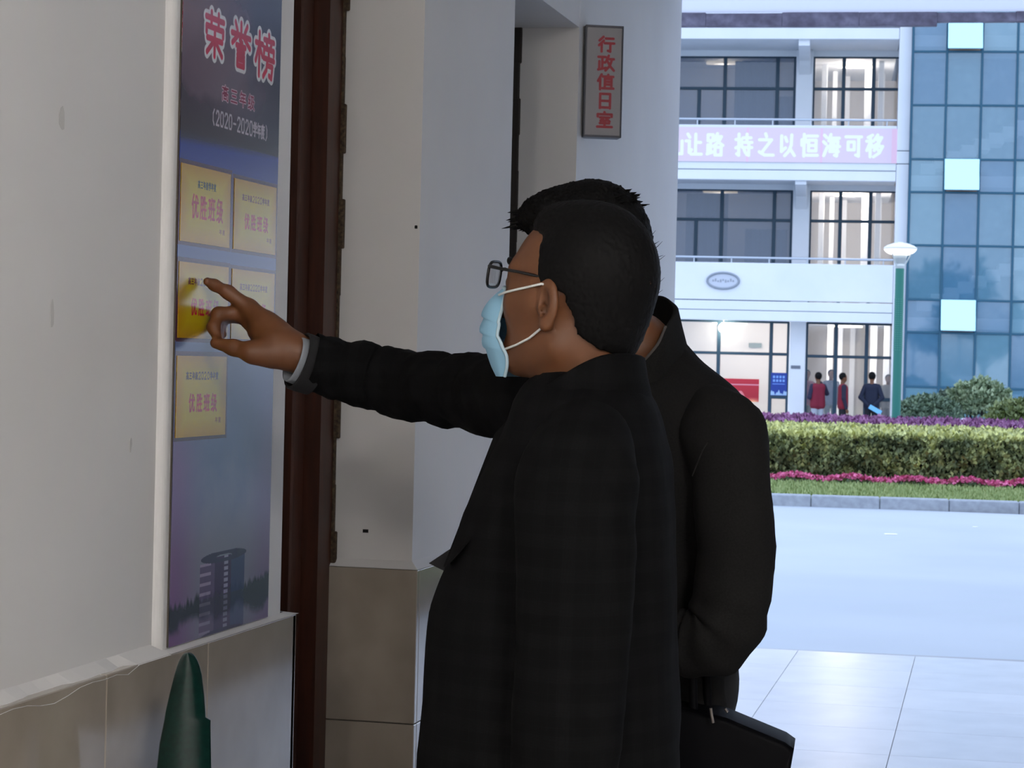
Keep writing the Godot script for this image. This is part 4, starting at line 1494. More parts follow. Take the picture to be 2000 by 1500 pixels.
# ------------------------------------------------------------------ people
# head about the point between the ears: x to the person's left, y up, z forward
static func head_field(q: Vector3) -> float:
	var p := Vector3(absf(q.x), q.y, q.z)
	var d := ell(p, Vector3(0, 0.042, -0.006), Vector3(0.076, 0.088, 0.090))
	d = sm(d, ell(p, Vector3(0, 0.022, 0.030), Vector3(0.066, 0.075, 0.066)), 0.03)
	d = sm(d, ell(p, Vector3(0, -0.038, 0.034), Vector3(0.060, 0.055, 0.058)), 0.03)
	d = sm(d, cap(p, Vector3(0.0, -0.076, 0.074), Vector3(0.014, -0.075, 0.072), 0.017, 0.016), 0.025)
	d = sm(d, cap(p, Vector3(0.054, -0.050, -0.002), Vector3(0.02, -0.076, 0.064), 0.017, 0.016), 0.03)
	d = sm(d, cap(p, Vector3(0.042, -0.006, 0.058), Vector3(0.06, 0.0, 0.03), 0.024, 0.014), 0.025)
	d = sm(d, cap(p, Vector3(0.012, 0.036, 0.090), Vector3(0.048, 0.036, 0.074), 0.009, 0.008), 0.018)
	d = maxf(d, -(p - Vector3(0.032, 0.019, 0.103)).length() + 0.017)
	d = sm(d, (p - Vector3(0.032, 0.018, 0.080)).length() - 0.0135, 0.006)
	d = sm(d, cap(p, Vector3(0, 0.022, 0.092), Vector3(0, -0.018, 0.114), 0.008, 0.0125), 0.014)
	d = sm(d, (p - Vector3(0.011, -0.021, 0.104)).length() - 0.009, 0.008)
	d = sm(d, cap(p, Vector3(0, -0.053, 0.094), Vector3(0.017, -0.055, 0.086), 0.007, 0.004), 0.006)
	d = sm(d, cap(p, Vector3(0, -0.064, 0.092), Vector3(0.015, -0.062, 0.085), 0.008, 0.004), 0.006)
	d = sm(d, cap(p, Vector3(0, -0.03, -0.020), Vector3(0, -0.21, -0.026), 0.055, 0.060), 0.03)
	# ear: tilted shell with a hollow and a lobe
	var e := p - Vector3(0.081, 0.0, 0.003)
	e = Vector3(e.x * 0.93 + e.z * 0.37, e.y * 0.97 + e.z * 0.2, e.z * 0.93 - e.x * 0.37 - e.y * 0.2)
	var ear := ell(e, Vector3(0, 0.003, 0), Vector3(0.008, 0.030, 0.0185))
	ear = sm(ear, (e - Vector3(-0.001, -0.025, 0.004)).length() - 0.0085, 0.01)
	ear = maxf(ear, -ell(e, Vector3(0.0085, 0.004, 0.002), Vector3(0.007, 0.020, 0.0115)))
	ear = maxf(ear, -ell(e, Vector3(0.004, -0.006, 0.007), Vector3(0.011, 0.009, 0.006)))
	return sm(d, ear, 0.005)

var head_mb: MB

func head_at(t: Transform3D) -> MB:
	if head_mb == null:
		head_mb = MB.new()
		head_mb.nets(head_field, Vector3(-0.11, -0.225, -0.135), Vector3(0.11, 0.145, 0.14), 0.0036, 1.4)
	var mb := MB.new()
	mb.add(head_mb, t)
	return mb

func head_frame(at: Vector3, turn: float, pitch: float) -> Transform3D:
	# turn 0: profile to the left of the frame; more turns the face away from the viewer
	var a := deg_to_rad(turn)
	var f := side * Vector3(-cos(a), 0, -sin(a))
	var l := side * Vector3(-sin(a), 0, cos(a))
	var q := deg_to_rad(pitch)
	return Transform3D(Basis(l, Vector3.UP * cos(q) - f * sin(q), f * cos(q) + Vector3.UP * sin(q)), at)

# hair: a shell that ends at a line given as [height, furthest forward]
func hair_mb(t: Transform3D, lobes: Array, line: Array, rough: float, s: int, cell := 0.0034) -> MB:
	var fn := FastNoiseLite.new()
	fn.seed = s
	fn.frequency = 1.0
	fn.fractal_octaves = 2
	var f := func(p: Vector3) -> float:
		var d := 1e3
		for b: Array in lobes:
			var e := ell(p, b[0], b[1])
			d = sm(d, e, 0.02) if d < 900 else e
		if absf(d) < 0.03:
			d += fn.get_noise_3d(p.x * 190, p.y * 60 + p.z * 80, p.z * 140 - p.y * 100) * rough
		var zf: float = line[0][1]
		if p.y <= line[-1][0]:
			zf = line[-1][1]
		elif p.y < line[0][0]:
			for i in line.size() - 1:
				if p.y <= line[i][0] and p.y >= line[i + 1][0]:
					zf = lerpf(line[i + 1][1], line[i][1], (p.y - line[i + 1][0]) / maxf(line[i][0] - line[i + 1][0], 1e-5))
		return maxf(d, (p.z - zf) * 0.75 + fn.get_noise_3d(p.x * 70, p.y * 60, 3) * 0.004)
	var m := MB.new()
	m.nets(f, Vector3(-0.12, -0.14, -0.16), Vector3(0.12, 0.19, 0.15), cell, 1.7)
	var mb := MB.new()
	mb.add(m, t)
	return mb

# garment: rings between two frame positions per row, seen from the camera, of half width a across the shoulders
func rings(rows: Array, d: float, turn: float, n := 44, fold := 0.004, s := 1) -> Array:
	var a0 := deg_to_rad(turn)
	var f := side * Vector3(-cos(a0), 0, -sin(a0))
	var l := side * Vector3(-sin(a0), 0, cos(a0))
	var fn := FastNoiseLite.new()
	fn.seed = s
	fn.frequency = 1.0
	var out := []
	for q: Array in rows:
		var c := P((q[1] + q[2]) * 0.5, q[0], d)
		var e: float = (q[2] - q[1]) * 0.5 / FOCAL * d
		var w: float = q[3]
		var b := sqrt(maxf(e * e - pow(w * sin(a0), 2), 0.0004)) / cos(a0)
		var ring := PackedVector3Array()
		for k in n:
			var x := TAU * k / n
			var cx := signf(cos(x)) * pow(absf(cos(x)), 0.86)
			var sx := signf(sin(x)) * pow(absf(sin(x)), 0.86)
			var dir := f * (b * cx) + l * (w * sx)
			var o := c + dir
			ring.append(o + dir.normalized() * fn.get_noise_3d(x * 2.2 + 0.5 * sin(o.y * 4), o.y * 5.0, cos(x) * 2) * fold)
		out.append(ring)
	return out

func smooth_rows(rows: Array, steps: int) -> Array:
	var out := []
	for i in rows.size() - 1:
		for s in steps:
			var t := float(s) / steps
			var r := []
			for k in rows[i].size():
				r.append(cubic_interpolate(rows[i][k], rows[i + 1][k], rows[maxi(i - 1, 0)][k], rows[mini(i + 2, rows.size() - 1)][k], t))
			out.append(r)
	out.append(rows[-1])
	return out

func path_points(px: Array, steps := 6) -> Array:      # [x, y, depth, radius] through a spline
	var pts := []
	var rad := []
	for r: Array in smooth_rows(px, steps):
		pts.append(P(r[0], r[1], r[2]))
		rad.append(r[3])
	return [pts, rad]

func legs(person: Node3D, hip: Vector3, f: Vector3, l: Vector3, cloth: Material, stride := 0.1) -> Array:
	var bones := []
	var mb := MB.new()
	var shoes := []
	for sg: float in [1.0, -1.0]:
		var h := hip + l * 0.09 * sg
		var an := Vector3(h.x, 0.09, h.z) + l * 0.03 * sg + f * stride * sg
		var kn := h.lerp(an, 0.5) + f * 0.03
		bones.append([h, kn, 0.095, 0.07])
		bones.append([kn, an, 0.07, 0.058])
		shoes.append(an)
	bones.append([hip - l * 0.06 + Vector3(0, 0.04, 0), hip + l * 0.06 + Vector3(0, 0.04, 0), 0.125, 0.125])
	bones_mesh(mb, bones, 0.016, 0.04)
	part("trousers", mb, cloth, person)
	for an: Vector3 in shoes:
		mb = MB.new()
		var g := Vector3(an.x, 0, an.z)
		var sb := [[g + f * -0.04 + Vector3(0, 0.045, 0), g + f * 0.05 + Vector3(0, 0.04, 0), 0.042, 0.042], [g + f * 0.05 + Vector3(0, 0.036, 0), g + f * 0.15 + Vector3(0, 0.03, 0), 0.04, 0.03]]
		var fl := func(p: Vector3) -> float: return maxf(bones_field(p, sb, 0.03), 0.002 - p.y)
		mb.nets(fl, g - Vector3(0.25, 0.02, 0.25), g + Vector3(0.25, 0.12, 0.25), 0.008)
		part("shoe", mb, M.shoe, person)
	return bones

func check_cloth(base: Color, line: Color, line2: Color) -> StandardMaterial3D:
	var im := Image.create(192, 192, false, Image.FORMAT_RGB8)
	var r := RandomNumberGenerator.new()
	r.seed = 4
	for y in 192:
		for x in 192:
			var c := base
			var bx := x % 96 < 40
			var by := y % 96 < 40
			var on := 0.0
			if bx and x % 4 < 2: on += 0.5
			if by and y % 4 < 2: on += 0.5
			if (x + y) % 4 < 1: on += 0.15
			c = c.lerp(line, clampf(on * r.randf_range(0.6, 1.0), 0, 1))
			if x % 96 == 70 or y % 96 == 70: c = c.lerp(line2, 0.6)
			im.set_pixel(x, y, c)
	var m := surf(Color.WHITE, 0.92)
	m.albedo_texture = ImageTexture.create_from_image(im)
	m.uv1_triplanar = true
	m.uv1_world_triplanar = true
	m.uv1_scale = Vector3.ONE * 13.0
	m.metallic_specular = 0.2
	return m

func front_man() -> void:
	var t := head_frame(P(1135, 600, 2.8), 30, 8)
	var f := side * Vector3(-1, 0, -0.14).normalized()
	var l := side * Vector3(-0.14, 0, 1).normalized()
	var hip := P(1085, 1560, 2.87)
	hip.y = 0.92
	var m := thing("person", "man in dark checked coat, blue face mask and glasses pointing at the board", "person", Vector3(hip.x, 0, hip.z))
	# ---- body: head, pointing arm with its hand, trunk, left hand
	var mb := head_at(t)
	var wrist := P(580, 690, 3.395)
	var elbow := P(800, 752, 3.36)
	var sho := P(1030, 800, 3.05)
	var sho2 := P(1130, 880, 2.68)
	var hand2 := P(1085, 1790, 2.62)
	var chest := P(1145, 900, 2.87)
	bones_mesh(mb, [[t * Vector3(0, -0.19, -0.02), chest, 0.055, 0.055], [chest - l * 0.08, chest + l * 0.08, 0.06, 0.06], [chest, hip + Vector3(0, 0.08, 0), 0.08, 0.09],
		[chest - l * 0.08, sho, 0.05, 0.036], [sho, P(930, 768, 3.22), 0.034, 0.032], [P(930, 768, 3.22), elbow, 0.032, 0.031], [elbow, P(700, 732, 3.405), 0.031, 0.029], [P(700, 732, 3.405), P(625, 708, 3.40), 0.028, 0.027],
		[chest + l * 0.08, sho2, 0.05, 0.04], [sho2, P(1120, 1250, 2.61), 0.04, 0.036], [P(1120, 1250, 2.61), hand2, 0.036, 0.027],
		[hip, hip - Vector3(0, 0.12, 0), 0.11, 0.1]], 0.013, 0.03)
	pointing_hand(mb)
	resting_hand(mb, hand2, f, l)
	part("body", mb, M.skin, m)
	# ---- hair
	var hair := hair_mb(t, [[Vector3(0, 0.040, -0.010), Vector3(0.0835, 0.096, 0.0865)], [Vector3(0, -0.015, -0.038), Vector3(0.063, 0.066, 0.046)], [Vector3(0, 0.1, 0.03), Vector3(0.05, 0.03, 0.05)]],
		[[0.119, 0.058], [0.102, 0.066], [0.082, 0.071], [0.065, 0.069], [0.050, 0.060], [0.033, 0.054], [0.022, 0.042], [0.020, 0.020], [0.016, -0.017], [0.0, -0.022], [-0.032, -0.033], [-0.0455, -0.057], [-0.055, -0.078], [-0.062, -0.3]], 0.0016, 2)
	part("hair", hair, M.hair, m)
	for sg: float in [1.0, -1.0]:
		mb = MB.new()
		mb.tube([t * Vector3(sg * 0.014, 0.041, 0.0985), t * Vector3(sg * 0.03, 0.046, 0.096), t * Vector3(sg * 0.045, 0.044, 0.087), t * Vector3(sg * 0.053, 0.040, 0.078)], [0.0025, 0.0042, 0.004, 0.0015], 8)
		part("eyebrow", mb, M.hair, m)
		mb = MB.new()
		var pr := []
		for k in 9:
			pr.append(Vector2(maxf(sin(PI * k / 8), 0.001) * 0.0125, -cos(PI * k / 8) * 0.0125))
		mb.lathe(pr, t * Vector3(sg * 0.032, 0.018, 0.0825), 14, t.basis * Basis(Vector3.RIGHT, PI / 2))
		part("eye", mb, surf(Color(0.35, 0.32, 0.3), 0.2), m)
	mask(m, t)
	glasses(m, t)
	front_coat(m, f, l)
	legs(m, hip, f, l, M.black_cloth, 0.06)


func pointing_hand(mb: MB) -> void:
	var w := P(580, 690, 3.395)
	var ind := [P(487, 602, 3.435), P(446, 571, 3.432), P(419, 557, 3.420), P(405, 550, 3.410)]
	var mid := [P(472, 611, 3.448), P(427, 614, 3.435), P(417, 639, 3.42), P(425, 661, 3.41)]
	var rin := [P(478, 617, 3.465), P(432, 617, 3.455), P(423, 640, 3.44), P(429, 657, 3.425)]
	var pin := [P(486, 620, 3.482), P(440, 618, 3.475), P(429, 638, 3.46), P(434, 653, 3.445)]
	var th := [P(540, 695, 3.388), P(492, 688, 3.38), P(456, 679, 3.39), P(421, 670, 3.40)]
	var b := [
		[w, P(520, 640, 3.42), 0.028, 0.025], [w, P(540, 672, 3.395), 0.027, 0.028], [P(560, 682, 3.395), P(630, 710, 3.40), 0.028, 0.027],
		[P(530, 650, 3.41), ind[0], 0.025, 0.014], [P(530, 655, 3.43), mid[0], 0.023, 0.0145], [P(535, 660, 3.445), rin[0], 0.021, 0.0135], [P(540, 668, 3.455), pin[0], 0.019, 0.0125],
		[P(520, 668, 3.41), P(500, 650, 3.43), 0.02, 0.012],
		[P(552, 690, 3.39), th[1], 0.025, 0.017], [P(530, 690, 3.386), P(505, 688, 3.384), 0.022, 0.0185], [th[1], th[2], 0.0145, 0.0118], [th[2], th[3], 0.0118, 0.0085],
		[ind[0], ind[1], 0.0128, 0.0102], [ind[1], ind[2], 0.0100, 0.0082], [ind[2], ind[3], 0.0082, 0.0066],
		[mid[0], mid[1], 0.0125, 0.0108], [mid[1], mid[2], 0.0106, 0.0092], [mid[2], mid[3], 0.0092, 0.0078]]
	for q: Array in [rin, pin]:
		b.append([q[0], q[1], 0.0115, 0.0098])
		b.append([q[1], q[2], 0.0096, 0.0085])
		b.append([q[2], q[3], 0.0085, 0.0072])
	var lo := P(400, 550, 3.41)
	var hi := lo
	for q: Array in b:
		for k in 2:
			lo = lo.min(q[k]); hi = hi.max(q[k])
	mb.nets(func(p): return bones_field(p, b, 0.008), lo - Vector3.ONE * 0.04, hi + Vector3.ONE * 0.04, 0.0026, 1.3)

func resting_hand(mb: MB, w: Vector3, f: Vector3, l: Vector3) -> void:
	var dn := Vector3.DOWN
	var b := [[w, w + dn * 0.05, 0.025, 0.03]]
	for k in 4:
		var r := w + dn * 0.085 + f * (0.03 - k * 0.02)
		b.append([w + dn * 0.04 + f * (0.015 - k * 0.01), r, 0.02, 0.012])
		var s := 0.036 if k in [1, 2] else 0.031
		var q := r + dn * s - l * 0.006
		var e := q + dn * 0.022 - l * 0.014
		b.append([r, q, 0.0105, 0.0092])
		b.append([q, e, 0.0092, 0.008])
		b.append([e, e + dn * 0.016 - l * 0.014, 0.008, 0.007])
	var t0 := w + dn * 0.035 + f * 0.03 - l * 0.008
	b.append([w + dn * 0.02 + f * 0.012, t0, 0.02, 0.014])
	b.append([t0, t0 + dn * 0.035 + f * 0.012 - l * 0.006, 0.0125, 0.0105])
	b.append([t0 + dn * 0.035 + f * 0.012 - l * 0.006, t0 + dn * 0.06 + f * 0.008 - l * 0.012, 0.0105, 0.008])
	mb.nets(func(p): return bones_field(p, b, 0.008), w - Vector3(0.11, 0.21, 0.11), w + Vector3(0.11, 0.05, 0.11), 0.0035, 1.3)

func mask(m: Node3D, t: Transform3D) -> void:
	# rows from nose bridge to below the chin: [height of middle, how far forward, side edge x, side edge height, side edge forward]
	var rows := [[0.010, 0.108, 0.030, 0.008, 0.0965], [0.002, 0.118, 0.042, -0.004, 0.0895], [-0.010, 0.129, 0.0485, -0.016, 0.0865], [-0.022, 0.136, 0.0495, -0.027, 0.0875], [-0.030, 0.1375, 0.0495, -0.034, 0.0885], [-0.033, 0.133, 0.0495, -0.037, 0.0870], [-0.044, 0.137, 0.0495, -0.046, 0.0875], [-0.052, 0.1365, 0.0495, -0.052, 0.0870], [-0.055, 0.131, 0.0495, -0.055, 0.0840],
		[-0.064, 0.132, 0.049, -0.061, 0.0800], [-0.071, 0.129, 0.049, -0.066, 0.0765], [-0.074, 0.124, 0.0485, -0.069, 0.0740], [-0.083, 0.120, 0.046, -0.076, 0.0710], [-0.096, 0.112, 0.042, -0.088, 0.0710], [-0.106, 0.103, 0.036, -0.102, 0.0755]]
	var out := []
	var inn := []
	for q: Array in smooth_rows(rows, 3):
		var r := PackedVector3Array()
		var r2 := PackedVector3Array()
		for k in 25:
			var s := -1.0 + k / 12.0
			var e := pow(absf(s), 1.7)
			var p := Vector3(q[2] * sin(s * PI / 2) if absf(s) < 1 else q[2] * s, lerpf(q[0], q[3], e), lerpf(q[1], q[4], e))
			r.append(t * p)
			r2.append(t * (p - Vector3(0, 0, 0.0016)))
		out.append(r)
		inn.append(r2)
	var mb := MB.new()
	mb.grid(out, -1.0)
	mb.grid(inn, 1.0)
	var cloth := surf(Color(0.58, 0.77, 0.88), 0.85)
	cloth.backlight_enabled = true
	cloth.backlight = Color(0.25, 0.35, 0.4)
	var mk := part("face_mask", mb, cloth, m)
	mk.set_meta("label", "light blue pleated face mask with white ear loops")
	mb = MB.new()   # white seam bindings along the edges
	for sg: float in [1.0, -1.0]:
		var pts := []
		for q: Array in smooth_rows(rows, 3):
			pts.append(t * Vector3(sg * q[2], q[3], q[4]))
		mb.tube(pts, [0.0022], 8)
	var top := []
	for k in 25:
		top.append(out[0][k])
	mb.tube(top, [0.0022], 8)
	part("binding", mb, surf(Color(0.72, 0.82, 0.87), 0.85), mk)
	for sg: float in [1.0, -1.0]:
		mb = MB.new()
		var a := t * Vector3(sg * 0.043, 0.0, 0.097)
		mb.tube([a, t * clear(Vector3(sg * 0.058, 0.006, 0.075)), t * clear(Vector3(sg * 0.066, 0.012, 0.055)), t * clear(Vector3(sg * 0.07, 0.018, 0.035)), t * clear(Vector3(sg * 0.072, 0.024, 0.016)), t * Vector3(sg * 0.074, 0.024, 0.002), t * Vector3(sg * 0.064, 0.012, -0.008), t * Vector3(sg * 0.062, -0.02, -0.004), t * clear(Vector3(sg * 0.069, -0.032, 0.014)), t * clear(Vector3(sg * 0.066, -0.046, 0.030)), t * clear(Vector3(sg * 0.058, -0.058, 0.052)), t * clear(Vector3(sg * 0.046, -0.068, 0.078))], [0.0016], 8)
		part("ear_loop", mb, surf(Color(0.88, 0.89, 0.88), 0.9), mk)

# moves a point sideways until it lies on the skin
static func clear(p: Vector3) -> Vector3:
	for k in 40:
		if head_field(p) > 0.0014:
			break
		p.x += 0.001 * signf(p.x)
	return p

func glasses(m: Node3D, t: Transform3D) -> void:
	var black := surf(Color(0.03, 0.02, 0.025), 0.25)
	var g: MeshInstance3D
	var mb := MB.new()
	# bridge
	mb.tube([t * Vector3(-0.012, 0.030, 0.1165), t * Vector3(0, 0.033, 0.1195), t * Vector3(0.012, 0.030, 0.1165)], [0.0018], 8)
	for sg: float in [1.0, -1.0]:
		mb.tube([t * Vector3(sg * 0.066, 0.035, 0.104), t * Vector3(sg * 0.0705, 0.035, 0.098), t * Vector3(sg * 0.0735, 0.0345, 0.085), t * Vector3(sg * 0.0755, 0.034, 0.055), t * Vector3(sg * 0.074, 0.032, 0.015), t * Vector3(sg * 0.071, 0.026, -0.012), t * Vector3(sg * 0.068, 0.004, -0.020)], [0.0022, 0.0024, 0.0022, 0.002, 0.002, 0.002, 0.0018], 8)
	g = part("glasses", mb, black, m)
	g.set_meta("label", "black rimmed glasses with narrow temples")
	for sg: float in [1.0, -1.0]:
		var loop := []
		var face := PackedVector2Array()
		for k in 33:
			var a := TAU * k / 32.0
			var cx := signf(cos(a)) * pow(absf(cos(a)), 0.55)
			var cy := signf(sin(a)) * pow(absf(sin(a)), 0.6)
			var x := 0.0385 + cx * 0.0265
			var y := 0.0245 + cy * 0.0165
			loop.append(t * Vector3(sg * x, y, 0.1175 - (x - 0.012) * 0.24))
			if k < 32:
				face.append(Vector2(x - 0.0385, y - 0.0245) * 0.98)
		mb = MB.new()
		mb.tube(loop, [0.0019], 8, false)
		part("rim", mb, black, g)
		mb = MB.new()
		var lt := t * Transform3D(Basis(Vector3.UP, sg * atan(0.24)), Vector3(sg * 0.0385, 0.0245, 0.1175 - 0.0265 * 0.24))
		mb.prism(face, -0.0008, 0.0008, lt)
		part("lens", mb, pane(Color(0.9, 0.95, 1), 0.04), g)

func front_coat(m: Node3D, f: Vector3, l: Vector3) -> void:
	var cloth := check_cloth(Color(0.045, 0.046, 0.050), Color(0.115, 0.115, 0.118), Color(0.12, 0.115, 0.11))
	M.coat = cloth
	var plain_ := mottled(Color(0.16, 0.155, 0.15), Color(0.235, 0.225, 0.215), 0.06, 16.0, 0.95, 33, true)
	M.coat_plain = plain_
	var rows := [[705, 1085, 1222, 0.07], [722, 1060, 1240, 0.095], [750, 1028, 1262, 0.135], [785, 1006, 1283, 0.175], [820, 994, 1295, 0.195], [860, 978, 1304, 0.205], [900, 957, 1312, 0.205], [960, 930, 1316, 0.205], [1020, 905, 1320, 0.205], [1090, 880, 1321, 0.205],
		[1150, 856, 1322, 0.205], [1200, 842, 1323, 0.21], [1300, 832, 1326, 0.215], [1400, 825, 1329, 0.22], [1500, 818, 1331, 0.225], [1700, 815, 1335, 0.23], [1950, 812, 1338, 0.235], [2150, 812, 1340, 0.24]]
	var mb := MB.new()
	var rr := rings(smooth_rows(rows, 3), 2.84, 8, 56, 0.006, 3)
	mb.grid(rr, -1.0, true)
	# near sleeve, hanging
	var q := path_points([[1156, 835, 2.74, 0.040], [1144, 868, 2.685, 0.060], [1130, 930, 2.645, 0.0735], [1124, 1020, 2.62, 0.0735], [1122, 1160, 2.61, 0.071], [1116, 1300, 2.60, 0.068], [1106, 1450, 2.60, 0.065], [1094, 1620, 2.61, 0.062], [1088, 1735, 2.62, 0.060]], 6)
	var fn := FastNoiseLite.new()
	fn.seed = 12
	fn.frequency = 1.0
	mb.tube(q[0], q[1], 24, true, func(p: Vector3, s: float, w: float) -> float: return fn.get_noise_3d(p.x * 10, p.y * 9, p.z * 10) * 0.005)
	# far sleeve, reaching to the board, creased
	q = path_points([[1075, 800, 3.00, 0.055], [1040, 782, 3.04, 0.062], [985, 771, 3.14, 0.061], [930, 768, 3.22, 0.0565], [870, 762, 3.29, 0.0535], [800, 752, 3.36, 0.0515], [740, 740, 3.40, 0.051], [680, 727, 3.405, 0.0485], [630, 713, 3.395, 0.045], [606, 706, 3.39, 0.043]], 7)
	var folds := func(p: Vector3, s: float, w: float) -> float:
		var crease := sin(s * 46.0 + 1.3 * sin(w + 0.6) + 2.5 * fn.get_noise_1d(s * 9.0)) * 0.0035 * smoothstep(0.1, 0.35, s) * (1.0 - smoothstep(0.8, 0.97, s))
		return crease + fn.get_noise_3d(p.x * 16, p.y * 16, p.z * 16) * 0.008
	mb.tube(q[0], q[1], 36, false, folds)
	# slanted hem of that sleeve: rim turned inwards
	var ax := side * Vector3(-0.86, 0.30, 0.42).normalized()
	var c := P(583, 705, 3.385)
	var e1 := (side * Vector3(0.5, 0.84, 0)).normalized()
	e1 = (e1 - ax * e1.dot(ax)).normalized()
	var e2 := ax.cross(e1)
	var tail: Array = []
	var rim := []
	for z: Array in [[0.045, 0.041, -0.030], [0.046, 0.042, -0.010], [0.046, 0.042, 0.0], [0.044, 0.040, 0.003], [0.0415, 0.0375, 0.0], [0.0395, 0.0355, -0.03]]:
		var ring := PackedVector3Array()
		for k in 36:
			var w := TAU * k / 36
			ring.append(c + ax * z[2] + e1 * cos(w) * z[0] + e2 * sin(w) * z[1])
		rim.append(ring)
	# join the last round of the sleeve to the hem
	var mb2 := MB.new()
	mb2.grid(rim, 1.0, true)
	var ct := part("coat", mb, cloth, m)
	ct.set_meta("label", "long dark checked coat")
	part("sleeve_hem", mb2, mottled(Color(0.07, 0.07, 0.08), Color(0.11, 0.11, 0.12), 0.06, 16.0, 0.95, 34, true), ct)
	# shirt cuff inside it
	rim = []
	var c2 := c + ax * 0.004
	for z: Array in [[0.0375, 0.033, -0.03], [0.0365, 0.032, 0.002], [0.0355, 0.031, 0.006], [0.034, 0.0295, 0.004], [0.033, 0.0285, -0.03]]:
		var ring := PackedVector3Array()
		for k in 36:
			var w := TAU * k / 36
			ring.append(c2 + ax * z[2] + e1 * cos(w) * z[0] + e2 * sin(w) * z[1])
		rim.append(ring)
	mb = MB.new()
	mb.grid(rim, 1.0, true)
	part("shirt_cuff", mb, surf(Color(0.50, 0.52, 0.55), 0.85), m).set_meta("label", "pale grey shirt cuff at the right wrist")
	# collar
	collar(ct, cloth, [[1022, 790, 2.79], [1050, 766, 2.735], [1085, 741, 2.712], [1130, 713, 2.71], [1175, 694, 2.715], [1222, 689, 2.75], [1250, 694, 2.82], [1244, 694, 2.88], [1205, 694, 2.925], [1130, 704, 2.935], [1060, 735, 2.905], [1008, 795, 2.86]], 0.055, 0.018)
	# lapel along the front edge
	mb = MB.new()
	var lr := []
	for k in 13:
		var y := 795.0 + k * 26
		var x := lerpf(1018, 990, k / 2.0) if k < 2 else 1000 - (y - 795) * 0.385
		var a := P(x - 14, y, 2.83)
		var wdt := 62.0 * sin(PI * clampf((k + 2.5) / 14.5, 0, 1))
		lr.append(PackedVector3Array([a, P(x + wdt * 0.4, y - 4, 2.745), P(x + wdt, y - 8, 2.70), P(x + wdt + 3, y - 8, 2.72)]))
	mb.grid(lr, -1.0)
	part("lapel", mb, cloth, ct)
	mb = MB.new()   # tip of the far coat front
	var fo := PackedVector2Array([Vector2(0, 0), Vector2(0.028, -0.013), Vector2(0.09, -0.02), Vector2(0.09, 0.03), Vector2(0.034, 0.024)])
	mb.prism(fo, -0.004, 0.004, Transform3D(side, P(838, 1100, 2.9)))
	part("coat_front", mb, surf(Color(0.07, 0.07, 0.09), 0.8), ct)
	for b: Array in [[858, 1245, 0.0034], [843, 1418, 0.0032]]:
		mb = MB.new()
		mb.lathe([Vector2(0.001, -0.004), Vector2(b[2], -0.004), Vector2(b[2], 0.0), Vector2(0.001, 0.0025)], P(b[0], b[1], 2.755), 12, side * Basis(Vector3.RIGHT, PI / 2))
		part("snap_button", mb, surf(Color(0.85, 0.87, 0.9), 0.3, 0.6), ct)

func collar(parent: Node3D, cloth: Material, top: Array, drop: float, out_by: float) -> void:
	var pts: Array = path_points(top.map(func(q): return [q[0], q[1], q[2], 0.0]), 4)[0]
	var mid := Vector3.ZERO
	for p: Vector3 in pts:
		mid += p / pts.size()
	var rows := [[], [], [], [], [], []]
	for p: Vector3 in pts:
		var o := (p - mid)
		o.y = 0
		o = o.normalized()
		rows[0].append(p - o * 0.004 - Vector3(0, drop * 0.8, 0))
		rows[1].append(p - o * 0.003 - Vector3(0, 0.004, 0))
		rows[2].append(p)
		rows[3].append(p + o * 0.006 - Vector3(0, 0.003, 0))
		rows[4].append(p + o * (out_by * 0.6) - Vector3(0, drop * 0.5, 0))
		rows[5].append(p + o * out_by - Vector3(0, drop, 0))
	var g := []
	for r in rows:
		g.append(PackedVector3Array(r))
	var mb := MB.new()
	mb.grid(g, 1.0)
	part("collar", mb, cloth, parent)

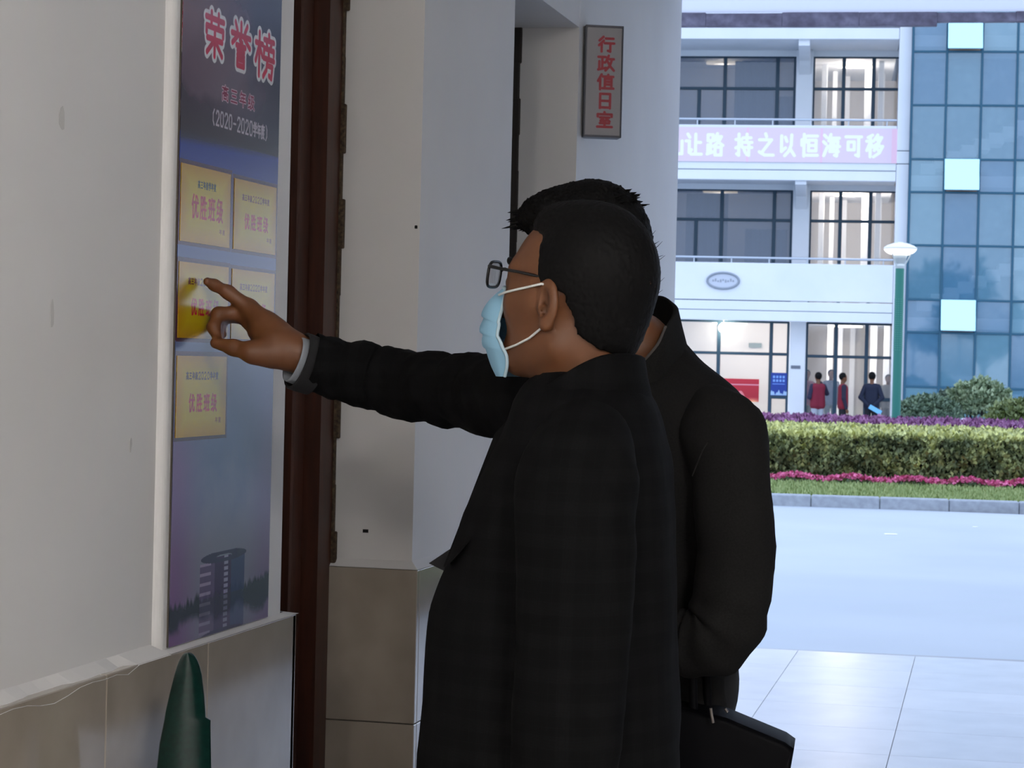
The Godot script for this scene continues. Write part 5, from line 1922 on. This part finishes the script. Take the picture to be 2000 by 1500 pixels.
func second_man() -> void:
	var t := head_frame(P(1158, 530, 3.4), 24, -10)
	var f := side * Vector3(-cos(0.35), 0, sin(0.35))
	var l := side * Vector3(sin(0.35), 0, cos(0.35))
	var hip := P(1250, 1500, 3.47)
	hip.y = 0.95
	var m := thing("person", "taller man in charcoal wool jacket standing close behind the pointing man", "person", Vector3(hip.x, 0, hip.z))
	var mb := head_at(t)
	var chest := P(1245, 880, 3.45)
	var sho := P(1385, 830, 3.28)
	var elb := P(1405, 1238, 3.2)
	var wri := P(1272, 1238, 3.22)
	var sho2 := P(1130, 830, 3.6)
	var hand2 := P(1120, 1640, 3.66)
	bones_mesh(mb, [[t * Vector3(0, -0.13, -0.05), P(1235, 690, 3.43), 0.056, 0.060], [P(1235, 690, 3.43), chest, 0.060, 0.06], [chest - l * 0.1, chest + l * 0.1, 0.06, 0.06], [chest, hip + Vector3(0, 0.05, 0), 0.08, 0.09],
		[chest + l * 0.1, sho, 0.05, 0.036], [sho, P(1433, 1050, 3.2), 0.036, 0.034], [P(1433, 1050, 3.2), elb, 0.034, 0.032], [elb, wri, 0.032, 0.026], [chest - l * 0.1, sho2, 0.05, 0.04], [sho2, hand2, 0.045, 0.027], [hip, hip - Vector3(0, 0.1, 0), 0.11, 0.1]], 0.013, 0.03)
	resting_hand(mb, hand2, f, l)
	resting_hand(mb, wri + Vector3(0, 0.0, 0), f, l)
	part("body", mb, M.skin, m)
	var hair := hair_mb(t, [[Vector3(0, 0.044, -0.006), Vector3(0.084, 0.098, 0.094)], [Vector3(0, -0.02, -0.044), Vector3(0.064, 0.066, 0.05)], [Vector3(0, 0.104, 0.045), Vector3(0.060, 0.034, 0.055)], [Vector3(0.0, 0.096, 0.082), Vector3(0.042, 0.019, 0.030)]],
		[[0.2, 0.16], [0.068, 0.15], [0.055, 0.06], [0.033, 0.043], [0.022, 0.030], [0.016, 0.008], [0.0025, -0.020], [-0.032, -0.033], [-0.05, -0.057], [-0.065, -0.085], [-0.07, -0.3]], 0.0035, 6)
	part("hair", hair, M.hair, m)
	mb = MB.new()
	for k in 22:   # loose strands at the back of the head
		var a := P(1268 + rng.randf_range(-6, 8), 470 + k * 5.0 + rng.randf_range(-6, 6), 3.42 + rng.randf_range(-0.02, 0.03))
		var dx := rng.randf_range(8, 26)
		var b := a + side * Vector3(dx * 0.0008, rng.randf_range(0.0, 0.014), 0)
		mb.tube([a, a.lerp(b, 0.5) - Vector3(0, 0.002, 0), b], [0.0006, 0.0005, 0.0002], 4, false)
	for k in 150:   # and short tufts along the fringe and crown
		var w := rng.randf_range(0.15, 2.6)
		var x := rng.randf_range(-0.045, 0.07)
		var fit := 0.094 * sqrt(1.0 - pow(x / 0.082, 2))
		var a := Vector3(x, 0.044 + fit * sin(w), -0.004 + fit * 0.97 * cos(w))
		if w < 0.75:
			a = Vector3(x * 0.5, 0.096 + rng.randf_range(-0.012, 0.016), 0.100 + rng.randf_range(-0.012, 0.004))
		var g := (a - Vector3(0, 0.04, 0)).normalized() * 0.007 + Vector3(rng.randf_range(-0.004, 0.004), -0.004, 0.010 * cos(w))
		mb.tube([t * a, t * (a + g * 0.6), t * (a + g * rng.randf_range(0.9, 1.5))], [0.003, 0.002, 0.0003], 5, false)
	part("loose_hair", mb, M.hair, m)
	# jacket
	var wool := mottled(Color(0.095, 0.093, 0.093), Color(0.145, 0.142, 0.14), 0.05, 18.0, 0.95, 41, true)
	wool.metallic_specular = 0.2
	var rows := [[655, 1165, 1325, 0.07], [680, 1140, 1344, 0.09], [705, 1120, 1366, 0.12], [735, 1100, 1402, 0.16], [765, 1085, 1434, 0.19], [800, 1076, 1458, 0.205], [850, 1070, 1466, 0.215], [950, 1068, 1458, 0.215], [1100, 1072, 1442, 0.21], [1200, 1080, 1424, 0.2], [1300, 1085, 1401, 0.2], [1350, 1085, 1404, 0.205], [1400, 1085, 1414, 0.21], [1500, 1082, 1425, 0.215], [1640, 1080, 1430, 0.22]]
	mb = MB.new()
	mb.grid(rings(smooth_rows(rows, 3), 3.45, -20, 56, 0.006, 9), -1.0, true)
	var fn := FastNoiseLite.new()
	fn.seed = 19
	fn.frequency = 1.0
	var q := path_points([[1390, 800, 3.31, 0.040], [1400, 820, 3.28, 0.055], [1413, 852, 3.25, 0.0650], [1428, 930, 3.22, 0.0590], [1436, 1020, 3.20, 0.0570], [1436, 1090, 3.20, 0.0565], [1427, 1175, 3.195, 0.0560], [1411, 1228, 3.195, 0.0560], [1384, 1250, 3.20, 0.0525], [1340, 1256, 3.215, 0.047], [1300, 1247, 3.22, 0.044]], 6)
	mb.tube(q[0], q[1], 30, true, func(p: Vector3, s: float, w: float) -> float: return sin(s * 60.0 + 2.0 * sin(w)) * 0.0028 * smoothstep(0.5, 0.7, s) + fn.get_noise_3d(p.x * 12, p.y * 10, p.z * 12) * 0.006)
	q = path_points([[1150, 790, 3.56, 0.06], [1125, 860, 3.62, 0.068], [1115, 1100, 3.66, 0.062], [1115, 1400, 3.66, 0.055], [1120, 1600, 3.66, 0.05]], 5)
	mb.tube(q[0], q[1], 20)
	var jk := part("jacket", mb, wool, m)
	jk.set_meta("label", "charcoal wool jacket")
	collar(jk, wool, [[1215, 750, 3.36], [1223, 739, 3.33], [1252, 710, 3.30], [1284, 672, 3.305], [1301, 636, 3.34], [1318, 604, 3.42], [1306, 584, 3.50], [1280, 578, 3.55], [1240, 600, 3.58], [1195, 650, 3.58], [1172, 710, 3.52], [1185, 750, 3.42]], 0.062, 0.022)
	mb = MB.new()   # piping on the near collar edge
	mb.tube(path_points([[1223, 740, 3.326, 0.0022], [1252, 711, 3.296, 0.0022], [1284, 673, 3.30, 0.0022], [1300, 638, 3.336, 0.002]], 5)[0], [0.0022], 8)
	part("piping", mb, surf(Color(0.30, 0.28, 0.27), 0.9), jk)
	mb = MB.new()   # armhole seam
	mb.tube(path_points([[1345, 800, 3.262, 0.002], [1368, 822, 3.222, 0.002], [1388, 852, 3.195, 0.002], [1372, 880, 3.175, 0.002], [1352, 930, 3.17, 0.002]], 5)[0], [0.001], 6)
	part("seam", mb, surf(Color(0.06, 0.055, 0.05), 0.95), jk)
	legs(m, hip, f, l, M.black_cloth, 0.08)
	bag()

func bag() -> void:
	var o := P(1425, 1500, 3.24)
	var t := Transform3D(side * Basis(Vector3.UP, -0.15), o)
	var b := thing("hand_bag", "black bag hanging from the taller man's bent left arm", "bag", Vector3(o.x, o.y - 0.2, o.z))
	var leather := surf(Color(0.022, 0.022, 0.034), 0.6, 0.0, 0.2)
	var s := 3.24 / FOCAL
	# soft box: outline in frame units about (1425, 1500), cut smaller towards both faces
	var ol := [[-105, 128], [-8, 108], [55, 85], [107, 66], [125, 54], [117, 0], [108, -120], [100, -230], [-110, -230], [-118, 0]]
	var rows := []
	for z: Array in [[0.0, -0.055], [0.93, -0.055], [1.0, -0.045], [1.0, 0.045], [0.93, 0.055], [0.0, 0.055]]:
		var ring := PackedVector3Array()
		for q: Array in ol:
			var c := Vector2(0, -60)
			var p: Vector2 = c + (Vector2(q[0], q[1]) - c) * z[0]
			ring.append(t * Vector3(p.x * s, p.y * s, z[1]))
		rows.append(ring)
	var mb := MB.new()
	mb.grid(rows, -1.0, true)
	part("bag_body", mb, leather, b)
	mb = MB.new()
	for q: Array in [[1352, 0.03], [1386, -0.03]]:
		var pts := path_points([[q[0], 1400, 3.24, 0], [q[0] - 2, 1340, 3.24, 0], [q[0] - 4, 1268, 3.235, 0], [q[0] - 5, 1205, 3.215, 0]], 4)[0] as Array
		for i in pts.size():
			pts[i] += side * Vector3(0, 0, q[1])
		mb.tube(pts, [0.007], 8)
	part("handle", mb, leather, b)
	mb = MB.new()
	mb.tube([P(1388, 1383, 3.17), P(1390, 1398, 3.17), P(1393, 1412, 3.17)], [0.0022], 8)
	mb.tube([P(1416, 1384, 3.19), P(1421, 1391, 3.19)], [0.0022], 8)
	part("zip_tag", mb, surf(Color(0.55, 0.52, 0.5), 0.3, 0.7), b)


# ------------------------------------------------------------------ students before the far glass, with added figures behind it for reflections
func students() -> void:
	student(Vector3(-2.0, -0.34, 0.25), 1.66, 200, "student with a raised hand, maroon and navy jacket and pale trousers, left of the group", Color(0.13, 0.12, 0.22), Color(0.45, 0.08, 0.17), Color(0.62, 0.64, 0.68), "raised")
	student(Vector3(-1.33, -0.34, 0.3), 1.66, 100, "student in a long maroon jacket and black trousers, second from the lamp post", Color(0.12, 0.10, 0.18), Color(0.48, 0.07, 0.15), Color(0.07, 0.07, 0.09), "down")
	var c := student(Vector3(-0.57, -0.34, 0.35), 1.70, 175, "student in a navy jacket holding a pale blue folder behind the back", Color(0.06, 0.09, 0.18), Color(0.06, 0.09, 0.18), Color(0.06, 0.07, 0.11), "back")
	var mb := MB.new()
	var p: Vector3 = out_at * Vector3(-0.47, 0.40, 0.58)
	mb.box(p, Vector3(0.36, 0.12, 0.02), 0.004, out_at.basis * Basis(Vector3.BACK, -0.5))
	tag(part("folder", mb, surf(Color(0.45, 0.72, 0.88), 0.5)), "pale blue folder held behind the navy jacket", "folder")
	student(Vector3(-2.33, -0.3, -2.3), 1.68, 20, "dim red figure added behind the glass at the column as a reflection", Color(0.35, 0.22, 0.26), Color(0.42, 0.22, 0.27), Color(0.3, 0.28, 0.32), "down")  # this and the next two: solid figures in place of reflections
	student(Vector3(-1.66, -0.3, -2.6), 1.70, 10, "slate grey figure added as a reflection behind the glass between the two maroon jackets", Color(0.36, 0.40, 0.48), Color(0.38, 0.42, 0.50), Color(0.34, 0.36, 0.42), "down")
	student(Vector3(-0.08, -0.3, -2.2), 1.60, 0, "pale grey figure added as a reflection behind the glass beside the lamp post", Color(0.45, 0.45, 0.45), Color(0.50, 0.49, 0.48), Color(0.42, 0.41, 0.42), "down")

func student(at: Vector3, tall: float, turn: float, label: String, sleeve: Color, top: Color, leg: Color, pose: String) -> Node3D:
	var o: Vector3 = out_at * at
	var m := thing("person", label, "person", o, deg_to_rad(turn + 5.3), "")
	var s := tall / 1.7
	var v := func(x: float, y: float, z: float) -> Vector3: return Vector3(x, y, z) * s   # x to the person's left, z forward
	var hands := [v.call(0.25, 0.76, 0.06), v.call(-0.25, 0.76, 0.06)]
	var elbows := [v.call(0.25, 1.05, -0.02), v.call(-0.25, 1.05, -0.02)]
	if pose == "raised":
		elbows[1] = v.call(-0.30, 1.16, 0.10)
		hands[1] = v.call(-0.12, 1.47, 0.16)
		hands[0] = v.call(0.08, 0.98, 0.2)
	elif pose == "back":
		elbows = [v.call(0.29, 1.06, -0.08), v.call(-0.29, 1.06, -0.08)]
		hands = [v.call(0.06, 0.84, -0.17), v.call(-0.06, 0.84, -0.17)]
	var body := MB.new()
	var bones := [[v.call(0, 1.62, 0.0), v.call(0.088, 0.112, 0.098)], [v.call(0, 1.55, 0.03), v.call(0.062, 0.075, 0.065)], [v.call(0, 1.57, 0.085), v.call(0, 1.545, 0.098), 0.012, 0.014], [v.call(0, 1.55, -0.01), v.call(0, 1.40, -0.02), 0.052, 0.06],
		[v.call(0.085, 1.6, 0), v.call(0.012, 0.03, 0.02)], [v.call(-0.085, 1.6, 0), v.call(0.012, 0.03, 0.02)],
		[v.call(0, 1.3, 0), v.call(0, 0.95, 0), 0.11, 0.11]]
	for k in 2:
		var sx := 1.0 if k == 0 else -1.0
		bones.append([v.call(0.05 * sx, 1.36, -0.01), v.call(0.17 * sx, 1.36, -0.01), 0.05, 0.045])
		bones.append([v.call(0.19 * sx, 1.36, -0.01), elbows[k], 0.04, 0.035])
		bones.append([elbows[k], hands[k], 0.035, 0.026])
		var hd: Vector3 = (hands[k] - elbows[k]).normalized()
		bones.append([hands[k], hands[k] + hd * 0.06, 0.03, 0.03])
		for j in 4:
			bones.append([hands[k] + hd * 0.06 + Vector3(0, 0, 0.024 - j * 0.016), hands[k] + hd * (0.14 - 0.01 * absf(j - 1.5)) + Vector3(0, 0, 0.03 - j * 0.02), 0.01, 0.008])
		bones.append([hands[k] + hd * 0.02, hands[k] + hd * 0.07 + Vector3(0, 0, 0.05), 0.013, 0.009])
		bones.append([v.call(0.09 * sx, 0.92, 0), v.call(0.10 * sx, 0.08, -0.01), 0.075, 0.04])
	bones_mesh(body, bones, 0.02, 0.02)
	part("body", body, M.skin, m, true)
	var mb := MB.new()
	var hair := func(p: Vector3) -> float:
		return maxf(ell(p, v.call(0, 1.645, -0.012), v.call(0.098, 0.108, 0.112)), minf((p.z - 0.055 * s), 1.0)) if p.y > 1.6 * s else maxf(ell(p, v.call(0, 1.645, -0.012), v.call(0.098, 0.118, 0.112)), p.z + 0.01)
	mb.nets(hair, v.call(-0.14, 1.48, -0.16), v.call(0.14, 1.80, 0.14), 0.016)
	part("hair", mb, M.hair, m, true)
	mb = MB.new()
	bones_mesh(mb, [[v.call(-0.11, 1.34, -0.01), v.call(0.11, 1.34, -0.01), 0.095, 0.095], [v.call(-0.06, 1.3, 0), v.call(-0.08, 0.84, 0), 0.125, 0.135], [v.call(0.06, 1.3, 0), v.call(0.08, 0.84, 0), 0.125, 0.135]], 0.022, 0.05)
	var jk := part("jacket", mb, surf(top, 0.85), m, true)
	if pose == "raised":
		mb = MB.new()
		mb.box(v.call(0.02, 1.08, 0.142), Vector3(0.26, 0.045, 0.012), 0.004)
		mb.box(v.call(-0.06, 1.0, 0.146), Vector3(0.07, 0.09, 0.012), 0.004)
		part("white_stripe", mb, surf(Color(0.85, 0.85, 0.88), 0.8), jk, true)
	for k in 2:
		mb = MB.new()
		var sx := 1.0 if k == 0 else -1.0
		bones_mesh(mb, [[v.call(0.17 * sx, 1.36, -0.01), elbows[k], 0.068, 0.058], [elbows[k], elbows[k].lerp(hands[k], 0.95), 0.058, 0.045]], 0.02, 0.03)
		part("sleeve", mb, surf(sleeve, 0.85), jk, true)
	mb = MB.new()
	bones_mesh(mb, [[v.call(0.09, 0.9, 0), v.call(0.10, 0.08, -0.01), 0.095, 0.062], [v.call(-0.09, 0.9, 0), v.call(-0.10, 0.08, -0.01), 0.095, 0.062]], 0.022, 0.03)
	part("trousers", mb, surf(leg, 0.85), m, true)
	for sx: float in [1.0, -1.0]:
		mb = MB.new()
		bones_mesh(mb, [[v.call(0.10 * sx, 0.045, -0.04), v.call(0.11 * sx, 0.04, 0.12), 0.042, 0.036]], 0.018, 0.02)
		part("shoe", mb, surf(Color(0.75, 0.75, 0.77), 0.6), m, true)
	return m
